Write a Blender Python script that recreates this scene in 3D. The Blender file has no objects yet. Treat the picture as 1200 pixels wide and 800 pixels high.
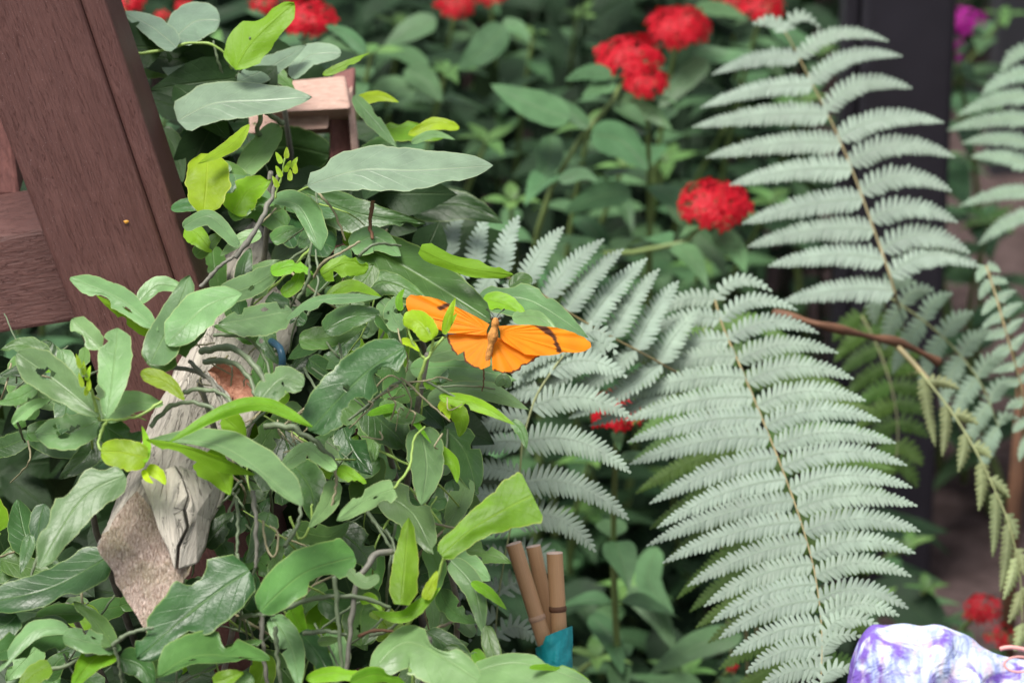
import bpy, math, random
from mathutils import Vector, Matrix, noise
R = math.radians
rng = random.Random(7)
S = bpy.context.scene
C = S.collection

# ------------------------------------------------------------------ camera
SENS, FOC, CZ, PITCH = 23.5, 100.0, 1.45, 25.0
cam_d = bpy.data.cameras.new('camera'); cam = bpy.data.objects.new('camera', cam_d); C.objects.link(cam)
cam.location = (0, 0, CZ); cam.rotation_euler = (R(90 - PITCH), 0, 0)
cam_d.sensor_width = SENS; cam_d.lens = FOC; cam_d.clip_start = .05; cam_d.clip_end = 500
cam_d.dof.use_dof = True; cam_d.dof.focus_distance = 2.0; cam_d.dof.aperture_fstop = 8.0
cam_d.dof.aperture_blades = 7
S.camera = cam
K = SENS / FOC / 1200.0
CR = Matrix.Rotation(R(90 - PITCH), 3, 'X')
CO = Vector((0, 0, CZ))
FWD = CR @ Vector((0, 0, -1)); UPV = CR @ Vector((0, 1, 0)); RT = Vector((1, 0, 0))
def P(x, y, d):
    """a point d metres in front of the lens"""
    return CO + CR @ Vector(((x - 600) * K * d, (400 - y) * K * d, -d))
def GZ(x, y):
    """depth of the ground under that sight line"""
    v = CR @ Vector(((x - 600) * K, (400 - y) * K, -1)); return -CZ / v.z

# ------------------------------------------------------------------ materials
def newmat(name):
    m = bpy.data.materials.new(name); m.use_nodes = True
    nt = m.node_tree; nt.nodes.clear()
    out = nt.nodes.new('ShaderNodeOutputMaterial')
    return m, nt, out
class NT:
    def __init__(s, nt): s.t = nt
    def n(s, typ, **kw):
        o = s.t.nodes.new(typ)
        for k, v in kw.items():
            if k.startswith('i_'): o.inputs[k[2:].replace('_', ' ')].default_value = v
            else: setattr(o, k, v)
        return o
    def l(s, a, b): s.t.links.new(a, b)
    def math(s, op, a, b=None, c=None, clamp=False):
        o = s.t.nodes.new('ShaderNodeMath'); o.operation = op; o.use_clamp = clamp
        for i, v in enumerate((a, b, c)):
            if v is None: continue
            if isinstance(v, (int, float)): o.inputs[i].default_value = v
            else: s.l(v, o.inputs[i])
        return o.outputs[0]
    def mix(s, f, a, b, mode='MIX'):
        o = s.t.nodes.new('ShaderNodeMix'); o.data_type = 'RGBA'; o.blend_type = mode
        for i, v in ((0, f), (6, a), (7, b)):
            if isinstance(v, (int, float)): o.inputs[i].default_value = v
            elif isinstance(v, tuple): o.inputs[i].default_value = (*v[:3], 1)
            else: s.l(v, o.inputs[i])
        return o.outputs[2]
    def ramp(s, f, stops, interp='LINEAR'):
        o = s.t.nodes.new('ShaderNodeValToRGB'); s.l(f, o.inputs[0]); o.color_ramp.interpolation = interp
        el = o.color_ramp.elements
        while len(el) < len(stops): el.new(.5)
        for e, (p, c) in zip(el, stops):
            e.position = p; e.color = (*c, 1) if isinstance(c, tuple) else (c, c, c, 1)
        return o.outputs[0]
    def noise(s, vec, scale, detail=3, rough=.55, dist=0):
        o = s.t.nodes.new('ShaderNodeTexNoise'); o.inputs['Scale'].default_value = scale
        o.inputs['Detail'].default_value = detail; o.inputs['Roughness'].default_value = rough; o.inputs['Distortion'].default_value = dist
        if vec is not None: s.l(vec, o.inputs['Vector'])
        return o.outputs['Fac']
    def bump(s, h, strength=.3, dist=.001, normal=None):
        o = s.t.nodes.new('ShaderNodeBump'); o.inputs['Strength'].default_value = strength; o.inputs['Distance'].default_value = dist
        s.l(h, o.inputs['Height'])
        return o.outputs[0]

def mk_leaf(name, top, under, vein, trans=.25, rough=.42, spec=.5, nsec=8, sheen=0., vstr=.5, edge=None, hvar=.026, vvar=.5):
    m, nt, out = newmat(name); q = NT(nt)
    uv = q.n('ShaderNodeUVMap').outputs[0]
    sx = q.n('ShaderNodeSeparateXYZ'); q.l(uv, sx.inputs[0])
    t, v = sx.outputs[0], sx.outputs[1]
    av = q.math('ABSOLUTE', q.math('MULTIPLY_ADD', v, 2., -1.))
    mid = q.math('SUBTRACT', 1., q.math('DIVIDE', av, .07), clamp=True)
    ph = q.math('FRACT', q.math('SUBTRACT', q.math('MULTIPLY', t, float(nsec)), q.math('MULTIPLY', q.math('POWER', av, .8), 2.2)))
    sec = q.math('MULTIPLY', q.math('SUBTRACT', 1., q.math('DIVIDE', q.math('ABSOLUTE', q.math('SUBTRACT', ph, .5)), .06), clamp=True), .22)
    vm = q.math('MULTIPLY', q.math('MAXIMUM', mid, sec), vstr)
    obj = q.n('ShaderNodeObjectInfo'); geo = q.n('ShaderNodeNewGeometry')
    tc = q.n('ShaderNodeTexCoord').outputs['Object']
    n1 = q.noise(tc, 60, 3); n2 = q.noise(tc, 420, 3, .6)
    mott = q.math('MULTIPLY_ADD', q.math('SUBTRACT', n1, .5), 1.1, 1.)
    hs = q.n('ShaderNodeHueSaturation'); hs.inputs['Color'].default_value = (*top, 1)
    q.l(q.math('MULTIPLY_ADD', obj.outputs['Random'], hvar, .5 - hvar / 2), hs.inputs['Hue'])
    rv = q.math('FRACT', q.math('MULTIPLY', obj.outputs['Random'], 17.3))
    q.l(q.math('MULTIPLY', q.math('MULTIPLY_ADD', rv, vvar * 1.3, 1 - vvar * .6), mott), hs.inputs['Value'])
    col = q.mix(vm, hs.outputs[0], vein)
    # dry pale specks and a paler thin margin
    sp = q.ramp(n2, [(0, 0.), (.70, 0.), (.76, 1.)])
    col = q.mix(q.math('MULTIPLY', sp, .35), col, (top[0] * 2.2 + .05, top[1] * 1.7 + .04, top[2] * 1.6 + .02))
    if edge:
        em = q.math('MULTIPLY', q.math('SUBTRACT', av, .93), 14., clamp=True)
        col = q.mix(q.math('MULTIPLY', em, .75), col, edge)
    un = q.mix(q.math('MULTIPLY', vm, .6), under, vein)
    base = q.mix(geo.outputs['Backfacing'], col, un)
    b = q.n('ShaderNodeBsdfPrincipled'); q.l(base, b.inputs['Base Color'])
    q.l(q.math('MULTIPLY_ADD', n1, .3, rough - .15), b.inputs['Roughness'])
    b.inputs['Specular IOR Level'].default_value = spec
    if sheen:
        b.inputs['Sheen Weight'].default_value = sheen; b.inputs['Sheen Roughness'].default_value = .5
    h = q.math('ADD', q.math('MULTIPLY', vm, -.8), q.math('ADD', q.math('MULTIPLY', n1, .5), q.math('MULTIPLY', n2, .25)))
    nb = q.bump(h, .55, .0016); q.l(nb, b.inputs['Normal'])
    tr = q.n('ShaderNodeBsdfTranslucent')
    q.l(q.mix(1., base, (1.5, 1.45, .55), 'MULTIPLY'), tr.inputs[0])
    ms = q.n('ShaderNodeMixShader'); ms.inputs[0].default_value = trans
    q.l(b.outputs[0], ms.inputs[1]); q.l(tr.outputs[0], ms.inputs[2]); q.l(ms.outputs[0], out.inputs[0])
    return m

def mk_plain(name, col, rough=.5, var=.3, scale=80, bump=.3, bd=.001, spec=.4, col2=None, stretch=None):
    m, nt, out = newmat(name); q = NT(nt)
    tc = q.n('ShaderNodeTexCoord').outputs['Object']
    if stretch:
        mp = q.n('ShaderNodeMapping'); mp.inputs['Scale'].default_value = stretch; q.l(tc, mp.inputs[0]); tc = mp.outputs[0]
    n1 = q.noise(tc, scale, 5, .6)
    c2 = col2 or tuple(c * (1 - var) for c in col)
    c = q.ramp(n1, [(.3, c2), (.7, col)])
    b = q.n('ShaderNodeBsdfPrincipled'); q.l(c, b.inputs['Base Color']); b.inputs['Roughness'].default_value = rough
    b.inputs['Specular IOR Level'].default_value = spec
    q.l(q.bump(n1, bump, bd), b.inputs['Normal']); q.l(b.outputs[0], out.inputs[0])
    return m

M = {}
V = (.30, .40, .17)
M['D'] = mk_leaf('vine_leaf_dark', (.032, .086, .022), (.085, .17, .04), (.11, .20, .06), .15, .36, .42, edge=(.20, .29, .09), vstr=.45)
M['G'] = mk_leaf('vine_leaf_green', (.070, .155, .036), (.115, .23, .04), (.17, .29, .08), .26, .38, .38, edge=(.26, .36, .11), vstr=.4)
M['P'] = mk_leaf('vine_leaf_pale', (.120, .228, .080), (.15, .27, .05), (.22, .33, .13), .24, .40, .48, sheen=.15, edge=(.32, .40, .16), vstr=.35)
M['W'] = mk_leaf('vine_leaf_sky_sheen', (.165, .25, .16), (.16, .28, .06), (.29, .38, .24), .22, .38, .6, sheen=.25, edge=(.34, .42, .24), vstr=.75)  # paler grey-blue base colour paints sky sheen onto the upper leaves
M['L'] = mk_leaf('vine_leaf_lime', (.150, .330, .014), (.19, .37, .02), (.31, .46, .08), .45, .45, .3, edge=(.42, .5, .10), vstr=.35)
M['Y'] = mk_leaf('vine_leaf_young', (.28, .44, .014), (.31, .46, .02), (.43, .54, .09), .45, .45, .3, edge=(.5, .55, .10), vstr=.35)
M['pentas'] = mk_leaf('pentas_leaf', (.060, .130, .054), (.08, .16, .06), (.11, .18, .08), .14, .48, .3, nsec=9, vstr=.6)
M['pentas_y'] = mk_leaf('pentas_young_leaf', (.090, .185, .048), (.11, .21, .05), (.16, .26, .08), .2, .5, .35, nsec=9, vstr=.5)
M['deep'] = mk_leaf('undergrowth_leaf_shade', (.016, .038, .016), (.03, .055, .024), (.05, .08, .04), .08, .6, .15, nsec=8, vstr=.5)  # colour darkened to stand for the shade deep in the bed
M['heart'] = mk_leaf('vine_inner_leaf_shade', (.017, .042, .012), (.035, .07, .02), (.06, .10, .035), .1, .5, .2, vstr=.4)  # darker copy of the vine leaves, the shade of the gaps in its colour
M['fern'] = mk_leaf('fern_silver', (.215, .285, .225), (.205, .275, .21), (.42, .46, .38), .2, .55, .5, nsec=3, sheen=.3, vstr=.2, hvar=.02, vvar=.22)
M['fern2'] = mk_leaf('fern_soft_green', (.18, .265, .185), (.18, .26, .16), (.28, .35, .23), .2, .55, .45, nsec=3, sheen=.2, vstr=.3, hvar=.015, vvar=.15)
M['ferng'] = mk_leaf('fern_green', (.075, .15, .03), (.10, .19, .04), (.16, .23, .07), .3, .55, .35, nsec=3, vstr=.3)
M['fernold'] = mk_leaf('fern_faded', (.23, .27, .13), (.22, .26, .12), (.30, .31, .16), .25, .6, .35, nsec=3, vstr=.3)
M['stem'] = mk_plain('vine_stem', (.155, .20, .115), .5, .4, 120)
M['stemgrey'] = mk_plain('woody_vine_stem', (.19, .185, .15), .6, .45, 160, .6)
M['stemlime'] = mk_plain('young_stem', (.27, .40, .09), .45, .25, 120)
M['tendril'] = mk_plain('dry_tendril', (.30, .27, .16), .6, .4, 150)
M['pstem'] = mk_plain('pentas_stem', (.20, .28, .09), .5, .35, 60)
M['rachis'] = mk_plain('fern_rachis', (.30, .235, .105), .5, .45, 110, col2=(.17, .15, .075))
M['rachisg'] = mk_plain('fern_rachis_green', (.27, .30, .13), .5, .35, 90)
M['deadstem'] = mk_plain('dead_stem', (.16, .075, .04), .7, .5, 70, .6)
def mk_petal(name, a, b_):
    m, nt, out = newmat(name); q = NT(nt)
    sx = q.n('ShaderNodeSeparateXYZ'); q.l(q.n('ShaderNodeUVMap').outputs[0], sx.inputs[0])
    tc = q.n('ShaderNodeTexCoord').outputs['Object']
    c = q.mix(q.math('MULTIPLY', q.noise(tc, 90, 2), q.math('SUBTRACT', 1.15, sx.outputs[0])), a, b_)
    b = q.n('ShaderNodeBsdfPrincipled'); q.l(c, b.inputs['Base Color']); b.inputs['Roughness'].default_value = .55
    b.inputs['Specular IOR Level'].default_value = .3
    tr = q.n('ShaderNodeBsdfTranslucent'); q.l(c, tr.inputs[0])
    ms = q.n('ShaderNodeMixShader'); ms.inputs[0].default_value = .3
    q.l(b.outputs[0], ms.inputs[1]); q.l(tr.outputs[0], ms.inputs[2]); q.l(ms.outputs[0], out.inputs[0])
    return m
M['red'] = mk_petal('red_petal', (.60, .006, .022), (.30, .002, .008))
M['magenta'] = mk_petal('magenta_petal', (.62, .02, .42), (.4, .01, .28))
M['calyx'] = mk_plain('calyx', (.12, .14, .05), .6, .3, 90)

def mk_wood(name, a, b_, scale, stretch, rough=.55, bump=.5, spec=.4, cracks=0., fleck=None, bd=.001, stain=.12):
    m, nt, out = newmat(name); q = NT(nt)
    uv = q.n('ShaderNodeUVMap').outputs[0]
    mp = q.n('ShaderNodeMapping'); mp.inputs['Scale'].default_value = stretch; q.l(uv, mp.inputs[0])
    n1 = q.noise(mp.outputs[0], scale, 6, .65, .4)
    n2 = q.noise(uv, 25, 3)
    c = q.ramp(n1, [(.3, b_), (.68, a)])
    c = q.mix(q.math('MULTIPLY', q.ramp(n2, [(.35, 0.), (.75, 1.)]), .35), c, tuple(x * .7 for x in a))
    st = q.noise(uv, 2.3, 5, .7, 1.5)
    c = q.mix(q.math('MULTIPLY', q.ramp(st, [(.5, 0.), (.66, 1.)]), stain), c, tuple(min(1, x * 1.9 + .03) for x in a))
    st2 = q.noise(mp.outputs[0], .9, 2, .5, .3)
    c = q.mix(q.math('MULTIPLY', q.ramp(st2, [(.4, 1.), (.55, 0.)]), stain), c, tuple(x * .6 for x in b_))
    h = n1
    if cracks:
        w = q.noise(mp.outputs[0], scale * .35, 4, .6, 1.2)
        ck = q.math('SUBTRACT', 1., q.math('DIVIDE', q.math('ABSOLUTE', q.math('SUBTRACT', w, .5)), .011), clamp=True)
        c = q.mix(q.math('MULTIPLY', ck, cracks), c, tuple(x * .25 for x in b_))
        h = q.math('SUBTRACT', n1, q.math('MULTIPLY', ck, 1.2))
    if fleck:
        n3 = q.noise(uv, 190, 2); f = q.ramp(n3, [(.69, 0.), (.73, 1.)])
        c = q.mix(f, c, fleck)
    b = q.n('ShaderNodeBsdfPrincipled'); q.l(c, b.inputs['Base Color'])
    q.l(q.math('MULTIPLY_ADD', n1, .3, rough - .15), b.inputs['Roughness'])
    b.inputs['Specular IOR Level'].default_value = spec
    q.l(q.bump(h, bump, bd), b.inputs['Normal']); q.l(b.outputs[0], out.inputs[0])
    return m
M['brown'] = mk_wood('brown_painted_wood', (.092, .038, .031), (.068, .028, .024), 5, (24, 1.6, 1), .5, .6, .28, .35, (.26, .2, .2))
M['rail'] = mk_wood('brown_painted_rail', (.110, .048, .040), (.070, .030, .026), 5, (2, 16, 1), .52, .6, .28, .4, (.24, .18, .17))
M['grey_wood'] = mk_wood('weathered_wood', (.50, .465, .40), (.33, .295, .25), 3.4, (11, 1.3, 1), .8, .8, .15, .5)
M['pink_wood'] = mk_wood('raw_pink_wood', (.55, .38, .31), (.38, .23, .18), 5, (3, 14, 1), .65, .5, .3, .2)
M['redwood'] = mk_wood('red_brown_wood', (.24, .10, .085), (.13, .055, .05), 5, (14, 3, 1), .65, .5, .3, .2)
M['bamboo'] = mk_wood('bamboo', (.58, .35, .19), (.47, .27, .135), 6, (9, 1, 1), .42, .2, .4, stain=.05)
M['bamboo_cut'] = mk_plain('bamboo_cut', (.66, .50, .43), .7, .3, 300)
M['bamboo_node'] = mk_plain('bamboo_node', (.56, .36, .24), .6, .4, 200)
def mk_endgrain():
    m, nt, out = newmat('rough_sawn_end'); q = NT(nt)
    uv = q.n('ShaderNodeUVMap').outputs[0]
    mp = q.n('ShaderNodeMapping'); mp.inputs['Scale'].default_value = (1.3, .6, 1); mp.inputs['Rotation'].default_value = (0, 0, .3); q.l(uv, mp.inputs[0])
    n1 = q.noise(mp.outputs[0], 62, 4, .7, .5); n2 = q.noise(uv, 5, 3)
    c = q.ramp(n1, [(.30, (.26, .17, .13)), (.5, (.55, .42, .35)), (.7, (.80, .68, .60))])
    c = q.mix(q.math('MULTIPLY', q.ramp(n2, [(.45, 0.), (.7, 1.)]), .5), c, (.26, .25, .12))
    b = q.n('ShaderNodeBsdfPrincipled'); q.l(c, b.inputs['Base Color']); b.inputs['Roughness'].default_value = .85
    b.inputs['Specular IOR Level'].default_value = .2
    q.l(q.bump(n1, 1., .003), b.inputs['Normal']); q.l(b.outputs[0], out.inputs[0])
    return m
M['endgrain'] = mk_endgrain()
M['black_post'] = mk_plain('black_paint', (.030, .027, .037), .5, .35, 20, .2, spec=.4)
M['grey_post'] = mk_plain('dark_grey_paint', (.055, .055, .065), .6, .3, 20, .2)
M['teal'] = mk_plain('teal_tape', (.016, .42, .46), .4, .35, 45, .6, .004, .5)
M['blue'] = mk_plain('blue_plastic', (.03, .10, .17), .35, .2, 80)
M['pinkstrap'] = mk_plain('pink_trim', (.75, .36, .34), .6, .2, 60)

# ------------------------------------------------------------------ object helpers
class MB:
    def __init__(s): s.v, s.f, s.u, s.mi = [], [], [], []
    def add(s, v, f, u=None, mi=0):
        o = len(s.v); s.v += [Vector(p) for p in v]; s.f += [tuple(i + o for i in q) for q in f]
        s.u += u if u else [(0, .5)] * len(v); s.mi += [mi] * len(f); return s
    def build(s, name, mat, parent=None, origin=None, smooth=True):
        me = bpy.data.meshes.new(name)
        o0 = Vector(origin) if origin is not None else (s.v[0].copy() if s.v else Vector())
        me.from_pydata([tuple(p - o0) for p in s.v], [], s.f)
        uvl = me.uv_layers.new(name='UVMap')
        for lp in me.loops: uvl.data[lp.index].uv = s.u[lp.vertex_index]
        for m in (mat if isinstance(mat, (list, tuple)) else [mat]): me.materials.append(m)
        for p, k in zip(me.polygons, s.mi): p.use_smooth = smooth; p.material_index = k
        ob = bpy.data.objects.new(name, me); C.objects.link(ob)
        if parent is not None:
            ob.parent = parent; ob.location = o0 - WL[parent]; WL[ob] = o0
        else: ob.location = o0; WL[ob] = o0
        return ob
WL = {}
def thing(name, label, cat, loc, group=None):
    o = bpy.data.objects.new(name, None); C.objects.link(o); o.location = loc; o.empty_display_size = .02
    o['label'] = label; o['category'] = cat; WL[o] = Vector(loc)
    if group: o['group'] = group
    return o
def tag(o, label=None, cat=None, group=None, kind=None):
    for k, v in (('label', label), ('category', cat), ('group', group), ('kind', kind)):
        if v: o[k] = v
    return o
def lerp(a, b, t): return a + (b - a) * t
def crv(pts, t):
    """smooth (Catmull-Rom) point at t in 0..1 on a list of tuples, by arc length of the first two coordinates"""
    n = len(pts)
    if n == 2: return tuple(lerp(a, b, t) for a, b in zip(*pts))
    L = [0]
    for a, b in zip(pts, pts[1:]): L.append(L[-1] + math.dist(a, b) + 1e-6)
    s = t * L[-1]; i = 0
    while i < n - 2 and L[i + 1] < s: i += 1
    u = (s - L[i]) / (L[i + 1] - L[i])
    p0, p1, p2, p3 = pts[max(i - 1, 0)], pts[i], pts[i + 1], pts[min(i + 2, n - 1)]
    return tuple(.5 * (2 * b + (c - a) * u + (2 * a - 5 * b + 4 * c - d) * u * u + (3 * b - a - 3 * c + d) * u ** 3) for a, b, c, d in zip(p0, p1, p2, p3))
def lin(keys, t):
    if t <= keys[0][0]: return keys[0][1]
    for (a, x), (b, y) in zip(keys, keys[1:]):
        if t <= b:
            u = (t - a) / (b - a + 1e-9)
            return tuple(lerp(p, q, u) for p, q in zip(x, y)) if isinstance(x, tuple) else lerp(x, y, u)
    return keys[-1][1]
def tube(mb, pts, r, n=7, caps=True, r1=None, mi=0, vs=1.):
    """swept tube through world points"""
    pts = [Vector(p) for p in pts]; m = len(pts); up = Vector((.3, .2, 1)).normalized()
    vs_, us = [], []
    prev = None; L = 0
    for i, p in enumerate(pts):
        t = (pts[min(i + 1, m - 1)] - pts[max(i - 1, 0)]).normalized()
        if prev is None:
            a = t.cross(up)
            if a.length < 1e-3: a = t.cross(Vector((1, 0, 0)))
            a.normalize()
        else: a = (prev - t * prev.dot(t)).normalized()
        prev = a; b = t.cross(a)
        if i: L += (p - pts[i - 1]).length
        rr = r(i / (m - 1)) if callable(r) else (lerp(r, r1, i / (m - 1)) if r1 is not None else r)
        for k in range(n):
            an = 2 * math.pi * k / n
            vs_.append(p + (a * math.cos(an) + b * math.sin(an)) * rr); us.append((k / n, L * 10 * vs))
    f = [(i * n + k, i * n + (k + 1) % n, (i + 1) * n + (k + 1) % n, (i + 1) * n + k) for i in range(m - 1) for k in range(n)]
    if caps: f += [tuple(range(n - 1, -1, -1)), tuple((m - 1) * n + k for k in range(n))]
    mb.add(vs_, f, us, mi)
    return mb
def smooth_pts(pts, n): return [crv(pts, i / (n - 1)) for i in range(n)]
def stem_px(parent, name, pts, rpx, mat, r1=None, n=30, sides=8):
    """tube through (x, y, d) points, radius in photo pixels"""
    q = smooth_pts(pts, n); d0 = pts[0][2]
    ph = rng.random() * 9
    w = [P(x, y, d) + Vector((noise.noise((ph, i * .35, 0)), 0, noise.noise((ph, i * .35, 5)))) * rpx * K * d * .7 for i, (x, y, d) in enumerate(q)]
    s = K * d0
    e = (r1 if r1 is not None else rpx * .7); nd = rng.uniform(.15, .4)
    rad = lambda u: lerp(rpx, e, u) * s * .86 * (1 + .16 * noise.noise((ph, u * 9, 2)) + .35 * math.exp(-((u - nd) / .025) ** 2) + .3 * math.exp(-((u - nd - .45) / .025) ** 2))
    return tube(MB(), w, rad, sides).build(name, mat, parent)

PROF = {'ovate': (.45, .95), 'lance': (.65, 1.2), 'oblong': (.33, .42), 'elli': (.55, .6), 'obov': (.85, .45), 'heart': (.28, .75), 'strip': (.4, .6)}
def prof(p, t):
    if isinstance(p, list): return lin(p, t)
    a, b = PROF[p]; tm = a / (a + b)
    return (t ** a * (1 - t) ** b) / (tm ** a * (1 - tm) ** b) if 0 < t < 1 else 0.
def leaf_px(parent, mid, wl, wr, pr='ovate', mat='G', d=1.98, gx=None, gy=None, fold=None, wav=.55, bites=(), holes=(), under=False, prl=None, prr=None, bow=0., N=26, Mh=5, label=None, jag=.055, name='leaf', seed=None):
    """a leaf blade: midrib through photo points, half widths in photo pixels, lying in a plane that
    leans back by gy (depth per height) and turns by gx, folded along the midrib"""
    r = random.Random(seed if seed is not None else int(mid[0][0] * 31 + mid[0][1] * 17 + mid[-1][0]))
    gx = r.uniform(-.45, .45) if gx is None else gx
    gy = r.uniform(.45, 1.15) if gy is None else gy
    fold = r.uniform(-.25, .35) if fold is None else fold
    pts = [(p[0], p[1], p[2] if len(p) > 2 else 0.) for p in mid]
    if name == 'leaf' and mat in ('D', 'G', 'P', 'L') and not bites and r.random() < .6:
        bites = [(r.choice((-1, 1)), r.uniform(.2, .92), r.uniform(.03, .10), r.uniform(.25, .75)) for _ in range(r.randint(1, 3))]
        if not holes and mat in 'DGP' and r.random() < .3 and wl > 11: holes = [(r.uniform(.3, .75), r.uniform(-.5, .5), r.uniform(.02, .05), r.uniform(.08, .2)) for _ in range(r.randint(1, 3))]
    xc = sum(p[0] for p in pts) / len(pts); yc = sum(p[1] for p in pts) / len(pts)
    s = K * d; ph = [r.uniform(0, 6.28) for _ in range(4)]; fr = r.uniform(7, 12)
    vs, us = [], []
    hN = N * (2 if holes else 1); hM = Mh * (3 if holes else 1)
    so = r.uniform(0, 99)
    for i in range(hN + 1):
        t = i / hN
        c = crv(pts, t); a = crv(pts, max(t - .02, 0)); b = crv(pts, min(t + .02, 1))
        tx, ty = b[0] - a[0], b[1] - a[1]; L = math.hypot(tx, ty) or 1; tx /= L; ty /= L
        nx, ny = ty, -tx
        for j in range(-hM, hM + 1):
            v = j / hM; left = v > 0
            w = (wl if left else wr) * prof((prl if left else prr) or pr, t)
            w *= 1 + jag * 2 * noise.noise((so + t * 9, 3. if left else 8., 0)) + jag * noise.noise((so + t * 33, 3. if left else 8., 5))
            for (sd, t0, hw, dep) in bites:
                if (sd > 0) == left and abs(t - t0) < hw:
                    q = math.sqrt(max(0, 1 - ((t - t0) / hw) ** 2)); w *= 1 - dep * q * (1 + .25 * noise.noise((so + t * 60, 1, 1)))
            X = c[0] + nx * w * v; Y = c[1] + ny * w * v
            wv = wav * (.5 * math.sin(t * fr + ph[0] + (0 if left else 2.1)) * abs(v) ** 1.5 + .35 * math.sin(t * fr * .5 + ph[1]) )
            D = d + c[2] + s * (gx * (X - xc) + gy * (yc - Y)) + s * max(wl, wr) * (fold * abs(v) * (w / max(wl, wr)) + wv * .5 + bow * (2 * t - 1) ** 2)
            D += s * max(wl, wr) * .10 * noise.noise((so + t * 4, v * 2, 2))
            vs.append(P(X, Y, D)); us.append((t, v * .5 + .5))
    m2 = 2 * hM + 1; f = []
    for i in range(hN):
        for j in range(2 * hM):
            t = (i + .5) / hN; v = (j + .5) / hM - 1
            hit = False
            for (ht, hv, rt, rv) in holes:
                if ((t - ht) / rt) ** 2 + ((v - hv) / rv) ** 2 < 1 + .5 * noise.noise((t * 40, v * 12, so)): hit = True
            if hit: continue
            f.append((i * m2 + j, i * m2 + j + 1, (i + 1) * m2 + j + 1, (i + 1) * m2 + j))
    k = f[len(f) // 2]
    nn = Vector((0, 0, 0))
    for k in f[::7]:
        nn += (vs[k[1]] - vs[k[0]]).cross(vs[k[2]] - vs[k[0]])
    if (nn.dot(FWD) > 0) != under: f = [q[::-1] for q in f]
    mb = MB().add(vs, f, us)
    ob = mb.build(name, M[mat] if isinstance(mat, str) else mat, parent)
    if label: ob['label'] = label
    return ob
def leaf3d(mb, base, dr, up, L, W, droop=.3, fold=.2, pr='lance', N=9, Mh=2, pet=.08, wav=.1, r=rng):
    """a leaf in space: base point, direction, upper side"""
    dr = dr.normalized(); side = dr.cross(up)
    if side.length < 1e-3: side = dr.cross(Vector((1, 0, 0)))
    side.normalize(); up = side.cross(dr).normalized()
    vs, us = [], []; p0 = r.uniform(0, 6)
    for i in range(N + 1):
        t = i / N; w = W * prof(pr, min(max((t - pet) / (1 - pet), 0), 1)) + (.0006 if t <= pet else 0)
        c = base + dr * (L * t) - up * (droop * L * t * t)
        for j in range(-Mh, Mh + 1):
            v = j / Mh
            vs.append(c + side * (w * v) + up * (w * fold * abs(v) + W * wav * math.sin(t * 8 + p0 + v) * abs(v))); us.append((t, v * .5 + .5))
    m2 = 2 * Mh + 1
    f = [(i * m2 + j, (i + 1) * m2 + j, (i + 1) * m2 + j + 1, i * m2 + j + 1) for i in range(N) for j in range(2 * Mh)]
    a, b, c_ = vs[f[Mh][0]], vs[f[Mh][1]], vs[f[Mh + m2 * 0][3]]
    i = (N // 2) * 2 * Mh + Mh; q = f[i]
    if (vs[q[1]] - vs[q[0]]).cross(vs[q[2]] - vs[q[0]]).dot(up) < 0: f = [q[::-1] for q in f]
    mb.add(vs, f, us); return mb
def frame_box(mb, q, back, mi=0, uvs=1.):
    """a solid from a front quad (4 world points, clockwise from upper left) pushed back by a vector"""
    q = [Vector(p) for p in q]; b = [p + back for p in q]
    w = (q[1] - q[0]).length * 10; h = (q[3] - q[0]).length * 10; dp = back.length * 10
    def face(p, uu): mb.add(p, [(0, 1, 2, 3)], uu, mi)
    face(q[::-1], [(0, 0), (w, 0), (w, h), (0, h)])
    face(b, [(0, h), (w, h), (w, 0), (0, 0)])
    for i in range(4):
        j = (i + 1) % 4; L = (q[j] - q[i]).length * 10
        vertical = i in (1, 3)
        face([q[i], q[j], b[j], b[i]], [(0, 0), (0, L), (dp, L), (dp, 0)] if vertical else [(0, 0), (L, 0), (L, dp), (0, dp)])
    return mb
def bevel(ob, w, seg=2, weld=True):
    import bmesh
    bm = bmesh.new(); bm.from_mesh(ob.data)
    if weld: bmesh.ops.remove_doubles(bm, verts=bm.verts, dist=1e-6)
    bmesh.ops.recalc_face_normals(bm, faces=bm.faces)
    ed = [e for e in bm.edges if len(e.link_faces) == 2 and e.calc_face_angle(0) > .6]
    bmesh.ops.bevel(bm, geom=ed, offset=w, segments=seg, affect='EDGES', profile=.5)
    bm.to_mesh(ob.data); bm.free(); return ob

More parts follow.
